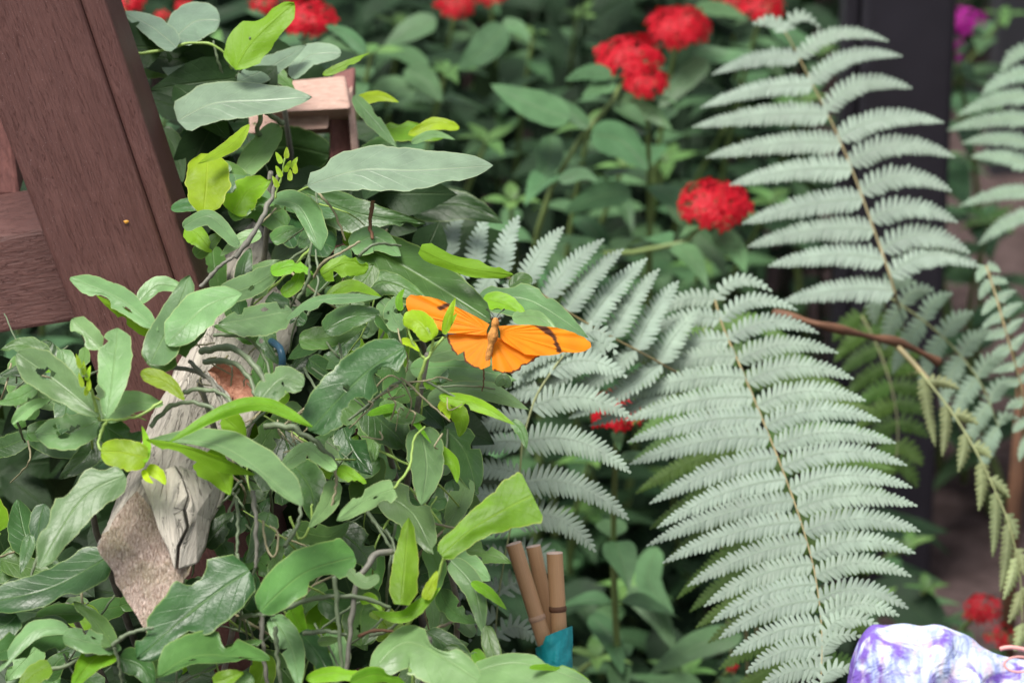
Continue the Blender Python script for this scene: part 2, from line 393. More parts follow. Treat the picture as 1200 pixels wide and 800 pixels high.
# ------------------------------------------------------------------ setting: ground
def build_ground():
    m, nt, out = newmat('garden_soil'); q = NT(nt)
    tc = q.n('ShaderNodeTexCoord').outputs['Object']
    n1 = q.noise(tc, 9, 6, .65); n2 = q.noise(tc, 60, 5, .7); n3 = q.noise(tc, 1.3, 3)
    c = q.ramp(n2, [(.3, (.050, .034, .032)), (.6, (.105, .074, .072)), (.8, (.17, .13, .125))])
    c = q.mix(q.math('MULTIPLY', q.ramp(n3, [(.4, 0.), (.6, 1.)]), .4), c, (.07, .05, .045))
    b = q.n('ShaderNodeBsdfPrincipled'); q.l(c, b.inputs['Base Color']); b.inputs['Roughness'].default_value = .95
    b.inputs['Specular IOR Level'].default_value = .15
    q.l(q.bump(q.math('ADD', n1, q.math('MULTIPLY', n2, .4)), 1., .02), b.inputs['Normal']); q.l(b.outputs[0], out.inputs[0])
    mb = MB()
    # one sheet: fine near the bed, coarse out to the horizon
    xs = [-150, -40, -12, -5] + [-2.4 + .08 * i for i in range(61)] + [5, 12, 40, 150]
    ys = [-60, -15, -4, -1] + [.4 + .08 * i for i in range(66)] + [9, 16, 45, 150]
    vs = []
    for y in ys:
        for x in xs:
            near = abs(x) < 2.3 and .5 < y < 5.5
            vs.append((x, y, .025 * noise.noise((x * 3, y * 3, 0)) + .015 * noise.noise((x * 9, y * 9, 4)) if near else 0))
    n = len(xs)
    mb.add(vs, [(j * n + i, j * n + i + 1, (j + 1) * n + i + 1, (j + 1) * n + i) for j in range(len(ys) - 1) for i in range(n - 1)])
    o = mb.build('ground', m, origin=(0, 0, 0)); o['kind'] = 'structure'
build_ground()

# ------------------------------------------------------------------ timber
def axis_down(x0, y0, d, x1, y1):
    return P(x0, y0, d), P(x1, y1, d)
def build_timber():
    t = thing('timber_frame', 'dark brown painted slanting timber post with a cross rail behind it', 'timber frame', (P(60, 200, 2.06).x, P(60, 200, 2.06).y, 0))
    back = (FWD - Vector((0, 0, FWD.z))).normalized()
    def qd(l, r, d, yt, yb):
        (lx0, ly0, lx1, ly1), (rx0, ry0, rx1, ry1) = l, r
        fx = lambda e, y: lerp(e[0], e[2], (y - e[1]) / (e[3] - e[1]))
        return [P(fx(l, yt), yt, d), P(fx(r, yt), yt, d), P(fx(r, yb), yb, d), P(fx(l, yb), yb, d)]
    L_, G_, R_ = (-8, 120, 97, 400), (92, 0, 205, 335), (123, 0, 233, 335)
    a = frame_box(MB(), qd(L_, G_, 2.055, -420, 1500), back * .045).build('post', M['brown'], t, smooth=False); bevel(a, .0022)
    g2 = (93.5, 0, 206.5, 335)
    b = frame_box(MB(), qd(g2, R_, 2.0575, -420, 1500), back * .041).build('edge_board', M['brown'], t, smooth=False); bevel(b, .0018)
    ra = [P(-420, 345, 2.10), P(120, 258, 2.104), P(120, 372, 2.104), P(-420, 459, 2.10)]
    c = frame_box(MB(), ra, (back + Vector((0, 0, .1))) * .045).build('rail', M['rail'], t, smooth=False); bevel(c, .002)
    d_ = [P(-150, 60, 2.16), P(-20, 150, 2.16), P(40, 330, 2.16), P(-90, 330, 2.16)]
    e = frame_box(MB(), [P(-75, -300, 2.15), P(-40, -300, 2.15), P(24, 230, 2.15), P(-11, 230, 2.15)], back * .03).build('brace', M['redwood'], t, smooth=False); bevel(e, .002)
    # specks of dried orange paint on the post face
    s = MB(); c0 = P(148, 260, 2.054)
    pts = [c0 + RT * (.0012 * math.cos(k) * (1 + .3 * math.sin(3 * k))) + UPV * (.0009 * math.sin(k)) for k in [i * .7 for i in range(9)]]
    s.add([c0 - FWD * .001] + pts, [(0, i + 1, (i + 1) % 9 + 1) for i in range(9)]); s.build('paint_speck', mk_plain('orange_speck', (.6, .28, .03)), t)
build_timber()

def build_beam():
    q = [(160, 572, 1.90), (228, 664, 1.884), (174, 746, 1.876), (111, 640, 1.888)]
    ax = (165, -380, .30)
    t = thing('weathered_beam', 'weathered grey square beam with rough sawn end, wrapped in vines', 'beam', P(*q[2]))
    sm = MB(); n = 46; m = 10
    ring = []
    for e in range(4):
        a, b = q[e], q[(e + 1) % 4]
        for k in range(m): ring.append((tuple(lerp(x, y, k / m) for x, y in zip(a, b)), e * m + k))
    vs, us = [], []
    L = 4 * m
    cen = tuple(sum(p[i] for p in q) / 4 for i in range(3))
    for i in range(n + 1):
        s_ = i / n * .84
        for (p, k) in ring:
            x, y, d = (p[0] + ax[0] * s_, p[1] + ax[1] * s_, p[2] + ax[2] * s_)
            w = P(x, y, d)
            c = P(cen[0] + ax[0] * s_, cen[1] + ax[1] * s_, cen[2] + ax[2] * s_)
            u = (w - c)
            corner = 1 - abs((k % m) / m - .5) * 2   # 0 at corners
            am = .0014 * noise.noise((s_ * 7, k * .35, 1)) + .0016 * noise.noise((s_ * 30, k * .8, 3)) - .0012 * (1 - corner) ** 3
            # a splintered hollow on the upper face
            hx = math.exp(-((s_ - .385) / .055) ** 2 - ((k - 4.5) / 3.) ** 2) ; am -= .006 * hx
            # the broken lip of the top face at the sawn end
            lip = .002 * noise.noise((k * .5, 2, 2)) * max(0, 1 - i / 3)
            vs.append(w + u.normalized() * am + (P(cen[0] + ax[0], cen[1] + ax[1], cen[2] + ax[2]) - P(*cen)).normalized() * lip)
            us.append((k / L * 1.7, s_ * 3.6))
    f = [(i * L + k, i * L + (k + 1) % L, (i + 1) * L + (k + 1) % L, (i + 1) * L + k) for i in range(n) for k in range(L)]
    f.append(tuple(n * L + k for k in range(L)))
    sm.add(vs, f, us); o = sm.build('side', M['grey_wood'], t)
    # end grain: a rough disc of faces filling the first ring
    ring0 = [v.copy() for v in vs[:L]]; c0 = sum(ring0, Vector()) / L
    em = MB(); ev = []; eu = []; Q = 14
    nrm = (P(*q[0]) - P(*q[2])).cross(P(*q[1]) - P(*q[3])).normalized()
    if nrm.dot(FWD) > 0: nrm = -nrm
    for j in range(Q + 1):
        r_ = 1 - j / Q
        for k in range(L):
            w = lerp(c0, ring0[k], r_)
            a = noise.noise(w * 420) * .0018 + noise.noise(w * 120) * .0008
            ev.append(w + nrm * (a if j else 0)); eu.append(((w - c0).dot(RT) * 14, (w - c0).dot(UPV) * 14))
    ef = [(j * L + k, j * L + (k + 1) % L, (j + 1) * L + (k + 1) % L, (j + 1) * L + k) for j in range(Q) for k in range(L)]
    em.add(ev, ef, eu); em.build('sawn_end', M['endgrain'], t)
    # splintered sliver over the end edge
    for sp in ([(164, 562, 1.898), (190, 551, 1.90), (204, 545, 1.901), (214, 562, 1.90), (220, 581, 1.897), (214, 598, 1.894), (218, 618, 1.89), (207, 640, 1.884), (205, 668, 1.879), (196, 642, 1.883), (186, 622, 1.886), (176, 590, 1.893)],
               [(208, 545, 1.902), (236, 558, 1.906), (262, 556, 1.916), (256, 584, 1.913), (246, 610, 1.909), (240, 640, 1.900), (231, 660, 1.891), (209, 667, 1.882), (211, 641, 1.886), (222, 618, 1.892), (218, 598, 1.896), (224, 580, 1.899), (217, 561, 1.901)]):
        sl = MB(); fr = [P(x, y, d_ - .004) for x, y, d_ in sp]; bk = [p + FWD * .009 for p in fr]; k = len(sp)
        c0 = sum(fr, Vector()) / k
        mid = [c0.lerp(p, .55) - FWD * (.0009 + .0012 * noise.noise(p * 200)) for p in fr]
        sl.add(fr + mid + bk + [c0 - FWD * .0012], [(i, (i + 1) % k, k + (i + 1) % k, k + i) for i in range(k)] + [(k + i, k + (i + 1) % k, 3 * k) for i in range(k)] + [((i + 1) % k, i, 2 * k + i, 2 * k + (i + 1) % k) for i in range(k)],
               [(p[0] / 240 + .13, p[1] / 150 + p[0] / 500) for p in sp] + [(lerp(212, p[0], .55) / 240 + .13, lerp(606, p[1], .55) / 150 + lerp(212, p[0], .55) / 500) for p in sp] + [(p[0] / 240, p[1] / 110) for p in sp] + [(212 / 240 + .13, 606 / 150 + 212 / 500)])
        o = sl.build('split_face', M['grey_wood'], t, smooth=False)
        bevel(o, .0007)
    # reddish rotten hollow
    km = MB(); kv = []; ku = []
    A = [(243, 432), (262, 424), (283, 433), (297, 452), (294, 473), (280, 480), (268, 462), (256, 452)]
    cx, cy = 275, 453
    for j in range(6):
        r_ = 1 - j / 5
        for i in range(32):
            x, y, _ = crv([(a, b, 0) for a, b in A + A[:1]], i / 32)
            w = P(lerp(cx, x, r_), lerp(cy, y, r_), 1.985 + .008 * (1 - r_ * r_))
            kv.append(w + Vector((0, 0, .0018 * noise.noise(w * 300)))); ku.append((i / 32, r_))
    km.add(kv, [(j * 32 + i, j * 32 + (i + 1) % 32, (j + 1) * 32 + (i + 1) % 32, (j + 1) * 32 + i) for j in range(5) for i in range(32)], ku)
    km.build('rotten_hollow', mk_plain('rotten_wood', (.62, .34, .24), .8, .6, 140, 1., .003, col2=(.30, .12, .075)), t)
build_beam()

def build_block():
    back = Vector((0, 1, 0)) * .05
    t = thing('trellis_post', 'raw pinkish timber post with cap board and plank end poking through leaves', 'trellis post', (P(400, 300, 2.3).x, P(400, 300, 2.3).y, 0))
    b = frame_box(MB(), [P(386, 128, 2.262), P(413, 118, 2.266), P(418, 900, 2.262), P(389, 900, 2.258)], back).build('post', M['redwood'], t, smooth=False); bevel(b, .0015)
    b = frame_box(MB(), [P(320, 96, 2.262), P(405, 88, 2.262), P(411, 127, 2.243), P(318, 132, 2.243)], Vector((0, .8, -.6)) * .05).build('cap', M['pink_wood'], t, smooth=False); bevel(b, .0018)
    b = frame_box(MB(), [P(255, 141, 2.256), P(385, 133, 2.256), P(385, 151, 2.25), P(255, 159, 2.25)], back * .7).build('plank', M['pink_wood'], t, smooth=False); bevel(b, .001)
    b = frame_box(MB(), [P(406, 110, 2.256), P(413, 106, 2.26), P(421, 188, 2.258), P(413, 190, 2.254)], back * .15).build('corner_strip', M['pink_wood'], t, smooth=False); bevel(b, .0008)
build_block()

# posts of the enclosure behind the bed
def vpost(x, y, d, w, dp, mat, label, nm, name='fence_post'):
    c = P(x, y, d); t = thing(name, label, 'post', (c.x, c.y, 0))
    fr = [Vector((c.x - w / 2, c.y, 1.75)), Vector((c.x + w / 2, c.y, 1.75)), Vector((c.x + w / 2, c.y, -.02)), Vector((c.x - w / 2, c.y, -.02))]
    o = frame_box(MB(), fr, Vector((0, w, 0))).build('post', M[mat], t, smooth=False); bevel(o, .005, 3)
    if dp:
        fr = [Vector((c.x - w / 2 - .011, c.y + .012, 1.75)), Vector((c.x - w / 2 - .001, c.y + .012, 1.75)), Vector((c.x - w / 2 - .001, c.y + .012, -.02)), Vector((c.x - w / 2 - .011, c.y + .012, -.02))]
        o = frame_box(MB(), fr, Vector((0, w * .8, 0))).build('side_strip', M[mat], t, smooth=False); bevel(o, .002)
    return t
vpost(1062, 120, 2.92, .062, True, 'black_post', 'black square post standing behind the tall upright fern', '')
vpost(1196, 60, 3.7, .045, False, 'grey_post', 'thin dark grey post far behind, right of the magenta flowers', '')

# ------------------------------------------------------------------ butterfly
def build_butterfly():
    Z = lambda x, y: (440 + x / 4, 330 + y / 4)
    d0 = 1.955
    t = thing('butterfly', 'bright orange butterfly with spread wings resting on a leaf', 'butterfly', P(577, 405, d0))
    m, nt, out = newmat('orange_wing'); q = NT(nt)
    at = q.n('ShaderNodeVertexColor', layer_name='pattern').outputs[0]
    tc = q.n('ShaderNodeTexCoord').outputs['Object']
    n1 = q.noise(tc, 260, 4, .6)
    c = q.mix(q.math('MULTIPLY', n1, .45), at, (.62, .12, .006), 'MIX')
    c = q.mix(.7, c, at)
    b = q.n('ShaderNodeBsdfPrincipled'); q.l(c, b.inputs['Base Color']); b.inputs['Roughness'].default_value = .6
    b.inputs['Specular IOR Level'].default_value = .25; b.inputs['Sheen Weight'].default_value = .1
    q.l(q.bump(n1, .3, .0004), b.inputs['Normal'])
    tr = q.n('ShaderNodeBsdfTranslucent'); q.l(c, tr.inputs[0]); ms = q.n('ShaderNodeMixShader'); ms.inputs[0].default_value = .42
    q.l(b.outputs[0], ms.inputs[1]); q.l(tr.outputs[0], ms.inputs[2]); q.l(ms.outputs[0], out.inputs[0])
    def inpoly(x, y, pl):
        r = False; j = len(pl) - 1
        for i in range(len(pl)):
            if (pl[i][1] > y) != (pl[j][1] > y) and x < (pl[j][0] - pl[i][0]) * (y - pl[i][1]) / (pl[j][1] - pl[i][1]) + pl[i][0]: r = not r
            j = i
        return r
    def wing(name, base, outl, dep, dark, nv, edge_from, edge_to, tone):
        """a fan of rays from the wing root; dark bars, margin and veins are the wing's own pattern"""
        NR, NA = 44, 110
        vs, cols, us = [], [], []
        L = [0]
        for a, b_ in zip(outl, outl[1:]): L.append(L[-1] + math.dist(a, b_))
        for i in range(NA + 1):
            s_ = L[-1] * i / NA; k = 0
            while k < len(outl) - 2 and L[k + 1] < s_: k += 1
            u = (s_ - L[k]) / (L[k + 1] - L[k]); ex, ey = lerp(outl[k][0], outl[k + 1][0], u), lerp(outl[k][1], outl[k + 1][1], u)
            fa = i / NA
            scal = 1 + (.012 * math.sin(fa * 90) if edge_from < fa < edge_to else 0) + .012 * noise.noise((fa * 40, 2, 1))
            for j in range(NR + 1):
                r_ = j / NR * scal
                x, y = lerp(base[0], ex, r_), lerp(base[1], ey, r_)
                X, Y = Z(x, y)
                vein = abs(((fa * nv) % 1) - .5)
                d = d0 + dep(x, y) +   .0003 * math.cos(fa * nv * 2 * math.pi) * r_
                vs.append(P(X, Y, d)); us.append((r_, fa))
                c = [min(.98, .97 * tone), .285 * tone, .005]
                g = noise.noise((x * .02, y * .02, 3)) * .12
                c = [max(0, k_ * (1 + g)) for k_ in c]
                if vein > .475 and r_ > .12: c = [k_ * .74 for k_ in c]
                if edge_from < fa < edge_to and r_ > .955 + .02 * noise.noise((fa * 30, 0, 0)): c = [.06, .02, .008]
                for pl in dark:
                    if inpoly(x + 5 * noise.noise((x * .08, y * .08, 0)), y, pl): c = [.05, .02, .01]
                cols.append((*c, 1))
        m2 = NR + 1
        f = [(i * m2 + j, i * m2 + j + 1, (i + 1) * m2 + j + 1, (i + 1) * m2 + j) for i in range(NA) for j in range(NR)]
        o = MB().add(vs, f, us).build(name, m, t)
        ca = o.data.color_attributes.new('pattern', 'FLOAT_COLOR', 'POINT')
        for i, c in enumerate(cols): ca.data[i].color = c
        return o
    sp = K * d0 / 4
    wing('forewing', (585, 235), [(575, 208), (650, 203), (730, 203), (800, 210), (850, 215), (920, 235), (980, 262), (1008, 285), (1012, 305), (985, 325), (940, 333), (880, 330), (862, 338), (820, 345), (770, 347), (700, 340), (600, 280), (585, 262)],
         lambda x, y: sp * (.28 * (x - 585) * .5 - .35 * (y - 235)), [[(745, 206), (805, 210), (845, 250), (874, 330), (852, 334), (832, 268), (788, 236)]], 9, .99, 1., 1.06)
    wing('hindwing', (552, 268), [(575, 262), (640, 282), (700, 320), (772, 348), (745, 365), (722, 385), (690, 392), (675, 415), (640, 430), (590, 427), (548, 414), (545, 350), (545, 300)],
         lambda x, y: sp * (.2 * (x - 552) - .5 * (y - 268)) + .0012, [], 8, .25, .80, .96)
    wing('forewing', (522, 225), [(535, 200), (480, 168), (400, 128), (350, 105), (290, 80), (220, 66), (165, 62), (145, 75), (143, 105), (152, 140), (200, 160), (252, 156), (266, 200), (290, 225), (335, 240), (420, 245), (520, 252)],
         lambda x, y: sp * (.75 * (x - 522) * -.55 - .35 * (y - 235)) * .6, [[(285, 122), (345, 92), (360, 108), (305, 138)], [(262, 205), (320, 236), (280, 226)]], 9, .99, 1., .98)
    wing('hindwing', (530, 262), [(525, 240), (430, 238), (335, 248), (335, 268), (360, 320), (382, 346), (412, 326), (416, 370), (450, 396), (495, 411), (520, 402), (538, 392), (540, 300)],
         lambda x, y: sp * (-.3 * (x - 530) - .5 * (y - 268)) + .0010, [], 8, .22, .76, .93)
    bm_ = mk_plain('orange_fur', (.60, .27, .07), .8, .5, 700, .8, .0008, .2)
    prf = [(0, .3), (.06, .85), (.13, 1.), (.2, .75), (.26, 1.), (.36, 1.35), (.45, 1.2), (.54, .75), (.62, .8), (.75, .85), (.88, .6), (1, .15)]
    pts = [(563, 168), (562, 190), (556, 225), (549, 262), (540, 300), (531, 340), (523, 378), (520, 396)]
    w = [P(*Z(x, y), d0 - .0038 + .00004 * i) for i, (x, y) in enumerate([(a, b) for a, b in smooth_pts(pts, 26)])]
    tube(MB(), w, lambda u: lin(prf, u) * 19 * sp, 12).build('body', bm_, t)
    ey = mk_plain('insect_eye', (.05, .03, .015), .25, .2, 50)
    for sx in (-1, 1):
        mb = MB(); c0 = P(*Z(563 + sx * 18, 172), d0 - .0035)
        vs = []; f = []
        for i in range(7):
            for j in range(10):
                a = math.pi * i / 6; b_ = 2 * math.pi * j / 10
                vs.append(c0 + Vector((math.sin(a) * math.cos(b_), math.sin(a) * math.sin(b_), math.cos(a))) * 8 * sp)
        f = [(i * 10 + j, i * 10 + (j + 1) % 10, (i + 1) * 10 + (j + 1) % 10, (i + 1) * 10 + j) for i in range(6) for j in range(10)]
        mb.add(vs, f).build('eye', ey, t)
        p = [P(*Z(563 + sx * 6, 166), d0 - .003), P(*Z(563 + sx * 16, 150), d0 + .006), P(*Z(563 + sx * 30, 138), d0 + .015), P(*Z(563 + sx * 40, 130), d0 + .022)]
        tube(MB(), p, lambda u: (.00016 + (.0003 if u > .9 else 0)), 5).build('antenna', mk_plain('antenna_dark', (.03, .02, .015), .5), t)
    for k, (x, y) in enumerate([(548, 235), (556, 250), (545, 270)]):
        tube(MB(), [P(*Z(x, y), d0), P(*Z(x + 10 - 8 * k, y + 20), d0 + .006), P(*Z(x + 14 - 12 * k, y + 46), d0 + .0125)], .0002, 5).build('leg', ey, t)
build_butterfly()

# ------------------------------------------------------------------ vines
VN = {}
def vine(key, label, x, y, d, down=None):
    v = thing('vine', label, 'vine', P(x, y, d), 'climbing vines over the timber')
    VN[key] = v
    if down:   # its hidden main stem to the ground
        c = P(x, y, d); r = random.Random(hash(key) % 1000 if not isinstance(key, int) else key)
        g = Vector((c.x + down * K * 2, c.y + .12, 0)); pts = []
        for i in range(14):
            u = i / 13; p = c.lerp(g, u); p.x += .012 * math.sin(u * 9 + key); p.y += .03 + .07 * math.sin(u * 3.1) + .01 * math.sin(u * 11 + key); pts.append(p)
        tube(MB(), pts, .0013, 7, r1=.003).build('main_stem', M['stemgrey'], v)
    return v
def L(k, mid, wl, wr, pr='ovate', mat='G', d=1.98, **kw): return leaf_px(VN[k], mid, wl, wr, pr, mat, d, **kw)
def T(k, pts, r, mat='stem', nm='stem', **kw): return stem_px(VN[k], nm, pts, r, M[mat], **kw)

vine(1, 'broad pale vine leaves crowding above and around the pinkish cut timber', 300, 130, 2.14, 40)
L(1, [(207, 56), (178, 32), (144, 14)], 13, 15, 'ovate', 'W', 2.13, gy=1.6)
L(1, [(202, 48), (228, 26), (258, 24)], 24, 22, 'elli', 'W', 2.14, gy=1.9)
L(1, [(276, 82), (296, 48), (345, 3)], 24, 23, [(0, 0), (.06, .3), (.22, .95), (.45, 1), (.62, .78), (.85, .62), (1, 0)], 'L', 2.10, prl=[(0, 0), (.1, .8), (.3, 1.1), (.46, 1.), (.56, .5), (.64, .42), (.75, .5), (.9, .3), (1, 0)], gy=.4, gx=-.3, fold=.2, under=True, label='large translucent bright green leaf with cut tip')
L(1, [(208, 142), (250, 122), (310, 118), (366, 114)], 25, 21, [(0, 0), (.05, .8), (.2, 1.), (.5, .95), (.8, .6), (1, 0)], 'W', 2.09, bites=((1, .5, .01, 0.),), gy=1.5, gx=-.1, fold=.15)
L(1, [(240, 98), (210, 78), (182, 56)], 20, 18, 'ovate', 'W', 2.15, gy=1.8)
L(1, [(152, 82), (182, 80), (210, 90)], 11, 13, 'ovate', 'G', 2.16, gy=.3)
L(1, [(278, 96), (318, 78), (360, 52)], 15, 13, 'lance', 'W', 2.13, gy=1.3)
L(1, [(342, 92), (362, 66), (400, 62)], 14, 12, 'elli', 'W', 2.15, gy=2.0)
L(1, [(378, 88), (405, 76), (434, 62)], 5, 5, 'lance', 'L', 2.14)
L(1, [(292, 140), (240, 150), (200, 178)], 20, 18, 'ovate', 'D', 2.18, gy=.1)
L(1, [(304, 176), (340, 172), (386, 182)], 24, 26, 'oblong', 'D', 2.236, gy=-.4, gx=.1)
L(1, [(414, 112), (438, 140), (466, 174)], 8, 10, 'lance', 'P', 2.16, gx=.5)
L(1, [(416, 118), (444, 112), (468, 120)], 6, 8, 'lance', 'Y', 2.17)
L(1, [(450, 152), (480, 150), (520, 162)], 8, 16, 'ovate', 'L', 2.18)
L(1, [(478, 158), (510, 144), (538, 150)], 7, 9, [(0, 0), (.1, .5), (.5, 1), (.85, .7), (1, .2)], 'Y', 2.16)
L(1, [(482, 168), (508, 158), (534, 164)], 6, 4, 'lance', 'P', 2.15)
L(1, [(420, 186), (448, 168), (470, 160)], 10, 12, 'ovate', 'G', 2.19)
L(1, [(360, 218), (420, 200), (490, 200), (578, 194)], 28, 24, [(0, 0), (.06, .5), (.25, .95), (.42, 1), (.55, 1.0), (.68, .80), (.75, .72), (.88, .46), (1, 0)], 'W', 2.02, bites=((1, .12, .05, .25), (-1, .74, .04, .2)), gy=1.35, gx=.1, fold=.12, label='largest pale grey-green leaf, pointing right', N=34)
L(1, [(352, 222), (420, 250), (500, 262)], 18, 26, 'lance', 'D', 2.10, gy=.2)
L(1, [(480, 245), (540, 240), (590, 262)], 18, 20, 'lance', 'D', 2.2, gy=.3)
L(1, [(188, 150), (205, 175), (214, 214)], 12, 14, 'ovate', 'P', 2.13, gy=.9)
L(1, [(146, 58), (164, 105), (182, 150)], 5, 6, 'strip', 'P', 2.12)
L(1, [(160, 108), (172, 130), (182, 156)], 6, 8, 'ovate', 'Y', 2.11)
L(1, [(258, 110), (232, 104), (212, 120)], 12, 10, 'ovate', 'D', 2.16)
L(1, [(150, 40), (185, 55), (225, 70)], 12, 12, 'lance', 'G', 2.2)
L(1, [(300, 68), (340, 100), (350, 112)], 10, 9, 'ovate', 'G', 2.17)
T(1, [(150, 64, 2.12), (185, 60, 2.12), (232, 50, 2.12), (262, 62, 2.12), (275, 95, 2.13)], 2.2, 'stemlime')
T(1, [(275, 96, 2.13), (288, 70, 2.11), (293, 44, 2.10)], 2, 'stem', 'petiole')
T(1, [(268, 105, 2.13), (255, 70, 2.12), (250, 48, 2.12)], 2, 'stem', 'petiole')
T(1, [(330, 145, 2.12), (308, 132, 2.10), (303, 150, 2.1), (304, 178, 2.15)], 4, 'stem')
T(1, [(300, 160, 2.12), (306, 180, 2.11), (314, 200, 2.1)], 1.3, 'stem')
T(1, [(372, 225, 2.03), (392, 250, 2.02), (405, 282, 2.02)], 1.8, 'tendril')

vine(2, 'vine shoot with lime-yellow young leaves beside the brown post edge', 285, 240, 2.04, 30)
L(2, [(292, 146), (272, 170), (232, 192)], 8, 9, [(0, .1), (.15, .6), (.35, 1), (.7, .7), (1, 0)], 'Y', 2.03, gy=.9)
L(2, [(243, 180), (242, 215), (238, 252)], 28, 25, [(0, .3), (.2, .9), (.5, 1), (.8, .7), (1, 0)], 'Y', 2.03, gy=1.0, gx=-.1, label='largest lime-yellow leaf')
L(2, [(272, 250), (290, 225), (318, 210)], 20, 18, 'ovate', 'L', 2.04, gy=.5)
L(2, [(270, 255), (296, 238), (322, 240)], 12, 10, 'ovate', 'G', 2.04)
L(2, [(222, 214), (262, 196), (290, 205)], 10, 12, 'ovate', 'G', 2.06)
L(2, [(312, 236), (350, 242), (376, 294)], 20, 9, [(0, 0), (.2, .6), (.5, 1), (.8, .8), (1, 0)], 'P', 2.0, gy=.9)
L(2, [(214, 266), (246, 254), (280, 288)], 8, 11, 'oblong', 'P', 2.0, gy=1.4, fold=-.3)
L(2, [(216, 268), (232, 275), (248, 296)], 10, 14, 'ovate', 'L', 2.02, under=True)
L(2, [(228, 300), (245, 286), (262, 272)], 10, 9, 'ovate', 'G', 2.03)
L(2, [(318, 282), (335, 272), (352, 268)], 9, 10, 'ovate', 'G', 2.02)
L(2, [(350, 290), (365, 270), (372, 240)], 9, 8, 'lance', 'D', 2.06)
L(2, [(200, 245), (232, 240), (262, 262)], 8, 8, 'lance', 'D', 2.05)
T(2, [(235, 336, 1.99), (258, 312, 1.99), (276, 300, 1.99)], 3, 'stemgrey')
T(2, [(276, 302, 1.99), (300, 268, 1.99), (318, 232, 2.0), (326, 205, 2.0)], 4, 'stemgrey')
T(2, [(322, 232, 2.0), (330, 205, 2.0), (335, 180, 2.0)], 1.6, 'stemlime')
for i, (x, y) in enumerate([(330, 184), (336, 178), (342, 190), (330, 200), (340, 204), (334, 194), (326, 212), (346, 196)]):
    L(2, [(x, y + 8), (x + (i % 3 - 1) * 3, y + 1), (x + (i % 3 - 1) * 7, y - 6)], 3.4, 3, 'ovate', 'Y', 1.995 + .003 * (i % 3), N=8, Mh=2, name='bud')
L(2, [(306, 272), (280, 282), (258, 300)], 9, 8, 'ovate', 'P', 2.01)

vine(3, 'slender shoot with lime tip rising in front of the butterfly left wing', 495, 450, 1.93, 20)
T(3, [(488, 462, 1.935), (496, 430, 1.93), (506, 412, 1.93), (520, 395, 1.93)], 2.8, 'stemlime')
T(3, [(500, 424, 1.93), (484, 402, 1.93), (476, 380, 1.93)], 2, 'stemlime')
T(3, [(505, 412, 1.93), (507, 398, 1.928), (500, 384, 1.928)], 2.2, 'stemlime')
L(3, [(506, 398), (492, 378), (472, 374)], 13, 14, 'oblong', 'Y', 1.928, gy=.6, label='pale lime leaf below the wing')
L(3, [(521, 392), (526, 372), (534, 348)], 6, 5, 'lance', 'Y', 1.925, gy=.2)
L(3, [(522, 390), (526, 380), (536, 366)], 3, 4, 'lance', 'L', 1.926, gy=.2)
L(3, [(470, 364), (468, 350), (474, 338)], 5, 4, 'ovate', 'L', 1.935)
L(3, [(472, 386), (460, 368), (466, 345)], 12, 10, 'ovate', 'P', 1.95, gy=1.2)
L(3, [(446, 352), (456, 366), (462, 390)], 10, 12, 'ovate', 'P', 1.955, gy=1.2)
L(3, [(440, 370), (462, 384), (470, 420)], 14, 12, 'ovate', 'G', 1.965)
L(3, [(440, 410), (462, 440), (450, 470)], 16, 18, 'ovate', 'G', 1.97)
L(3, [(470, 398), (482, 402), (492, 412)], 4, 5, 'ovate', 'Y', 1.93)
T(3, [(470, 442, 1.925), (485, 455, 1.925), (505, 474, 1.925), (528, 494, 1.925)], 1.6, 'tendril', 'tendril')
T(3, [(478, 448, 1.93), (500, 446, 1.93), (515, 442, 1.935), (530, 446, 1.94)], 1.2, 'tendril', 'tendril')
T(3, [(440, 455, 1.94), (455, 440, 1.935), (470, 446, 1.93), (482, 470, 1.93), (476, 490, 1.935)], 1.3, 'tendril', 'tendril')
T(3, [(466, 385, 1.94), (470, 400, 1.93), (478, 420, 1.94), (476, 436, 1.945)], 1.2, 'tendril', 'tendril')
L(3, [(516, 448), (522, 440), (526, 432)], 5, 4, 'ovate', 'D', 1.94, name='bud')
L(3, [(497, 446), (504, 452), (512, 450)], 6, 5, 'elli', 'L', 1.945)

vine(4, 'vine shoot of hole-ridden and chewed pale leaves at the left, above the sawn beam end', 120, 490, 1.90, -60)
L(4, [(118, 408), (102, 392), (84, 374)], 12, 14, [(0, .2), (.2, .9), (.5, 1), (.8, .9), (1, .1)], 'P', 1.90, bites=[(1, .55, .2, .6)], gy=.8)
L(4, [(125, 490), (132, 440), (138, 384)], 20, 21, [(0, .0), (.12, .35), (.4, .85), (.7, 1), (.9, .7), (1, 0)], 'P', 1.885, gy=.9, fold=-.12)
L(4, [(116, 488), (70, 450), (20, 414)], 22, 24, [(0, 0), (.2, .55), (.5, .9), (.75, 1), (.9, .6), (1, .15)], 'P', 1.89, holes=[(.66, .1, .07, .22), (.62, -.2, .05, .16)], gy=1., label='pale leaf with small torn holes')
L(4, [(116, 494), (80, 506), (40, 508)], 22, 21, [(0, 0), (.15, .7), (.45, 1), (.75, .8), (1, 0)], 'P', 1.905, holes=[(.55, .05, .1, .28), (.42, -.1, .05, .2), (.64, -.42, .05, .16), (.34, -.15, .04, .15)], gy=.9, label='pale leaf with black ragged holes')
L(4, [(44, 452), (20, 466), (-10, 472)], 9, 10, 'lance', 'G', 1.91)
L(4, [(60, 468), (38, 476), (14, 496)], 8, 9, [(0, .1), (.3, .7), (.7, 1), (1, .2)], 'P', 1.90, fold=-.8)
L(4, [(173, 536), (145, 530), (118, 528)], 20, 16, 'oblong', 'Y', 1.875, gy=.5, label='small lime-yellow leaf in front of beam')
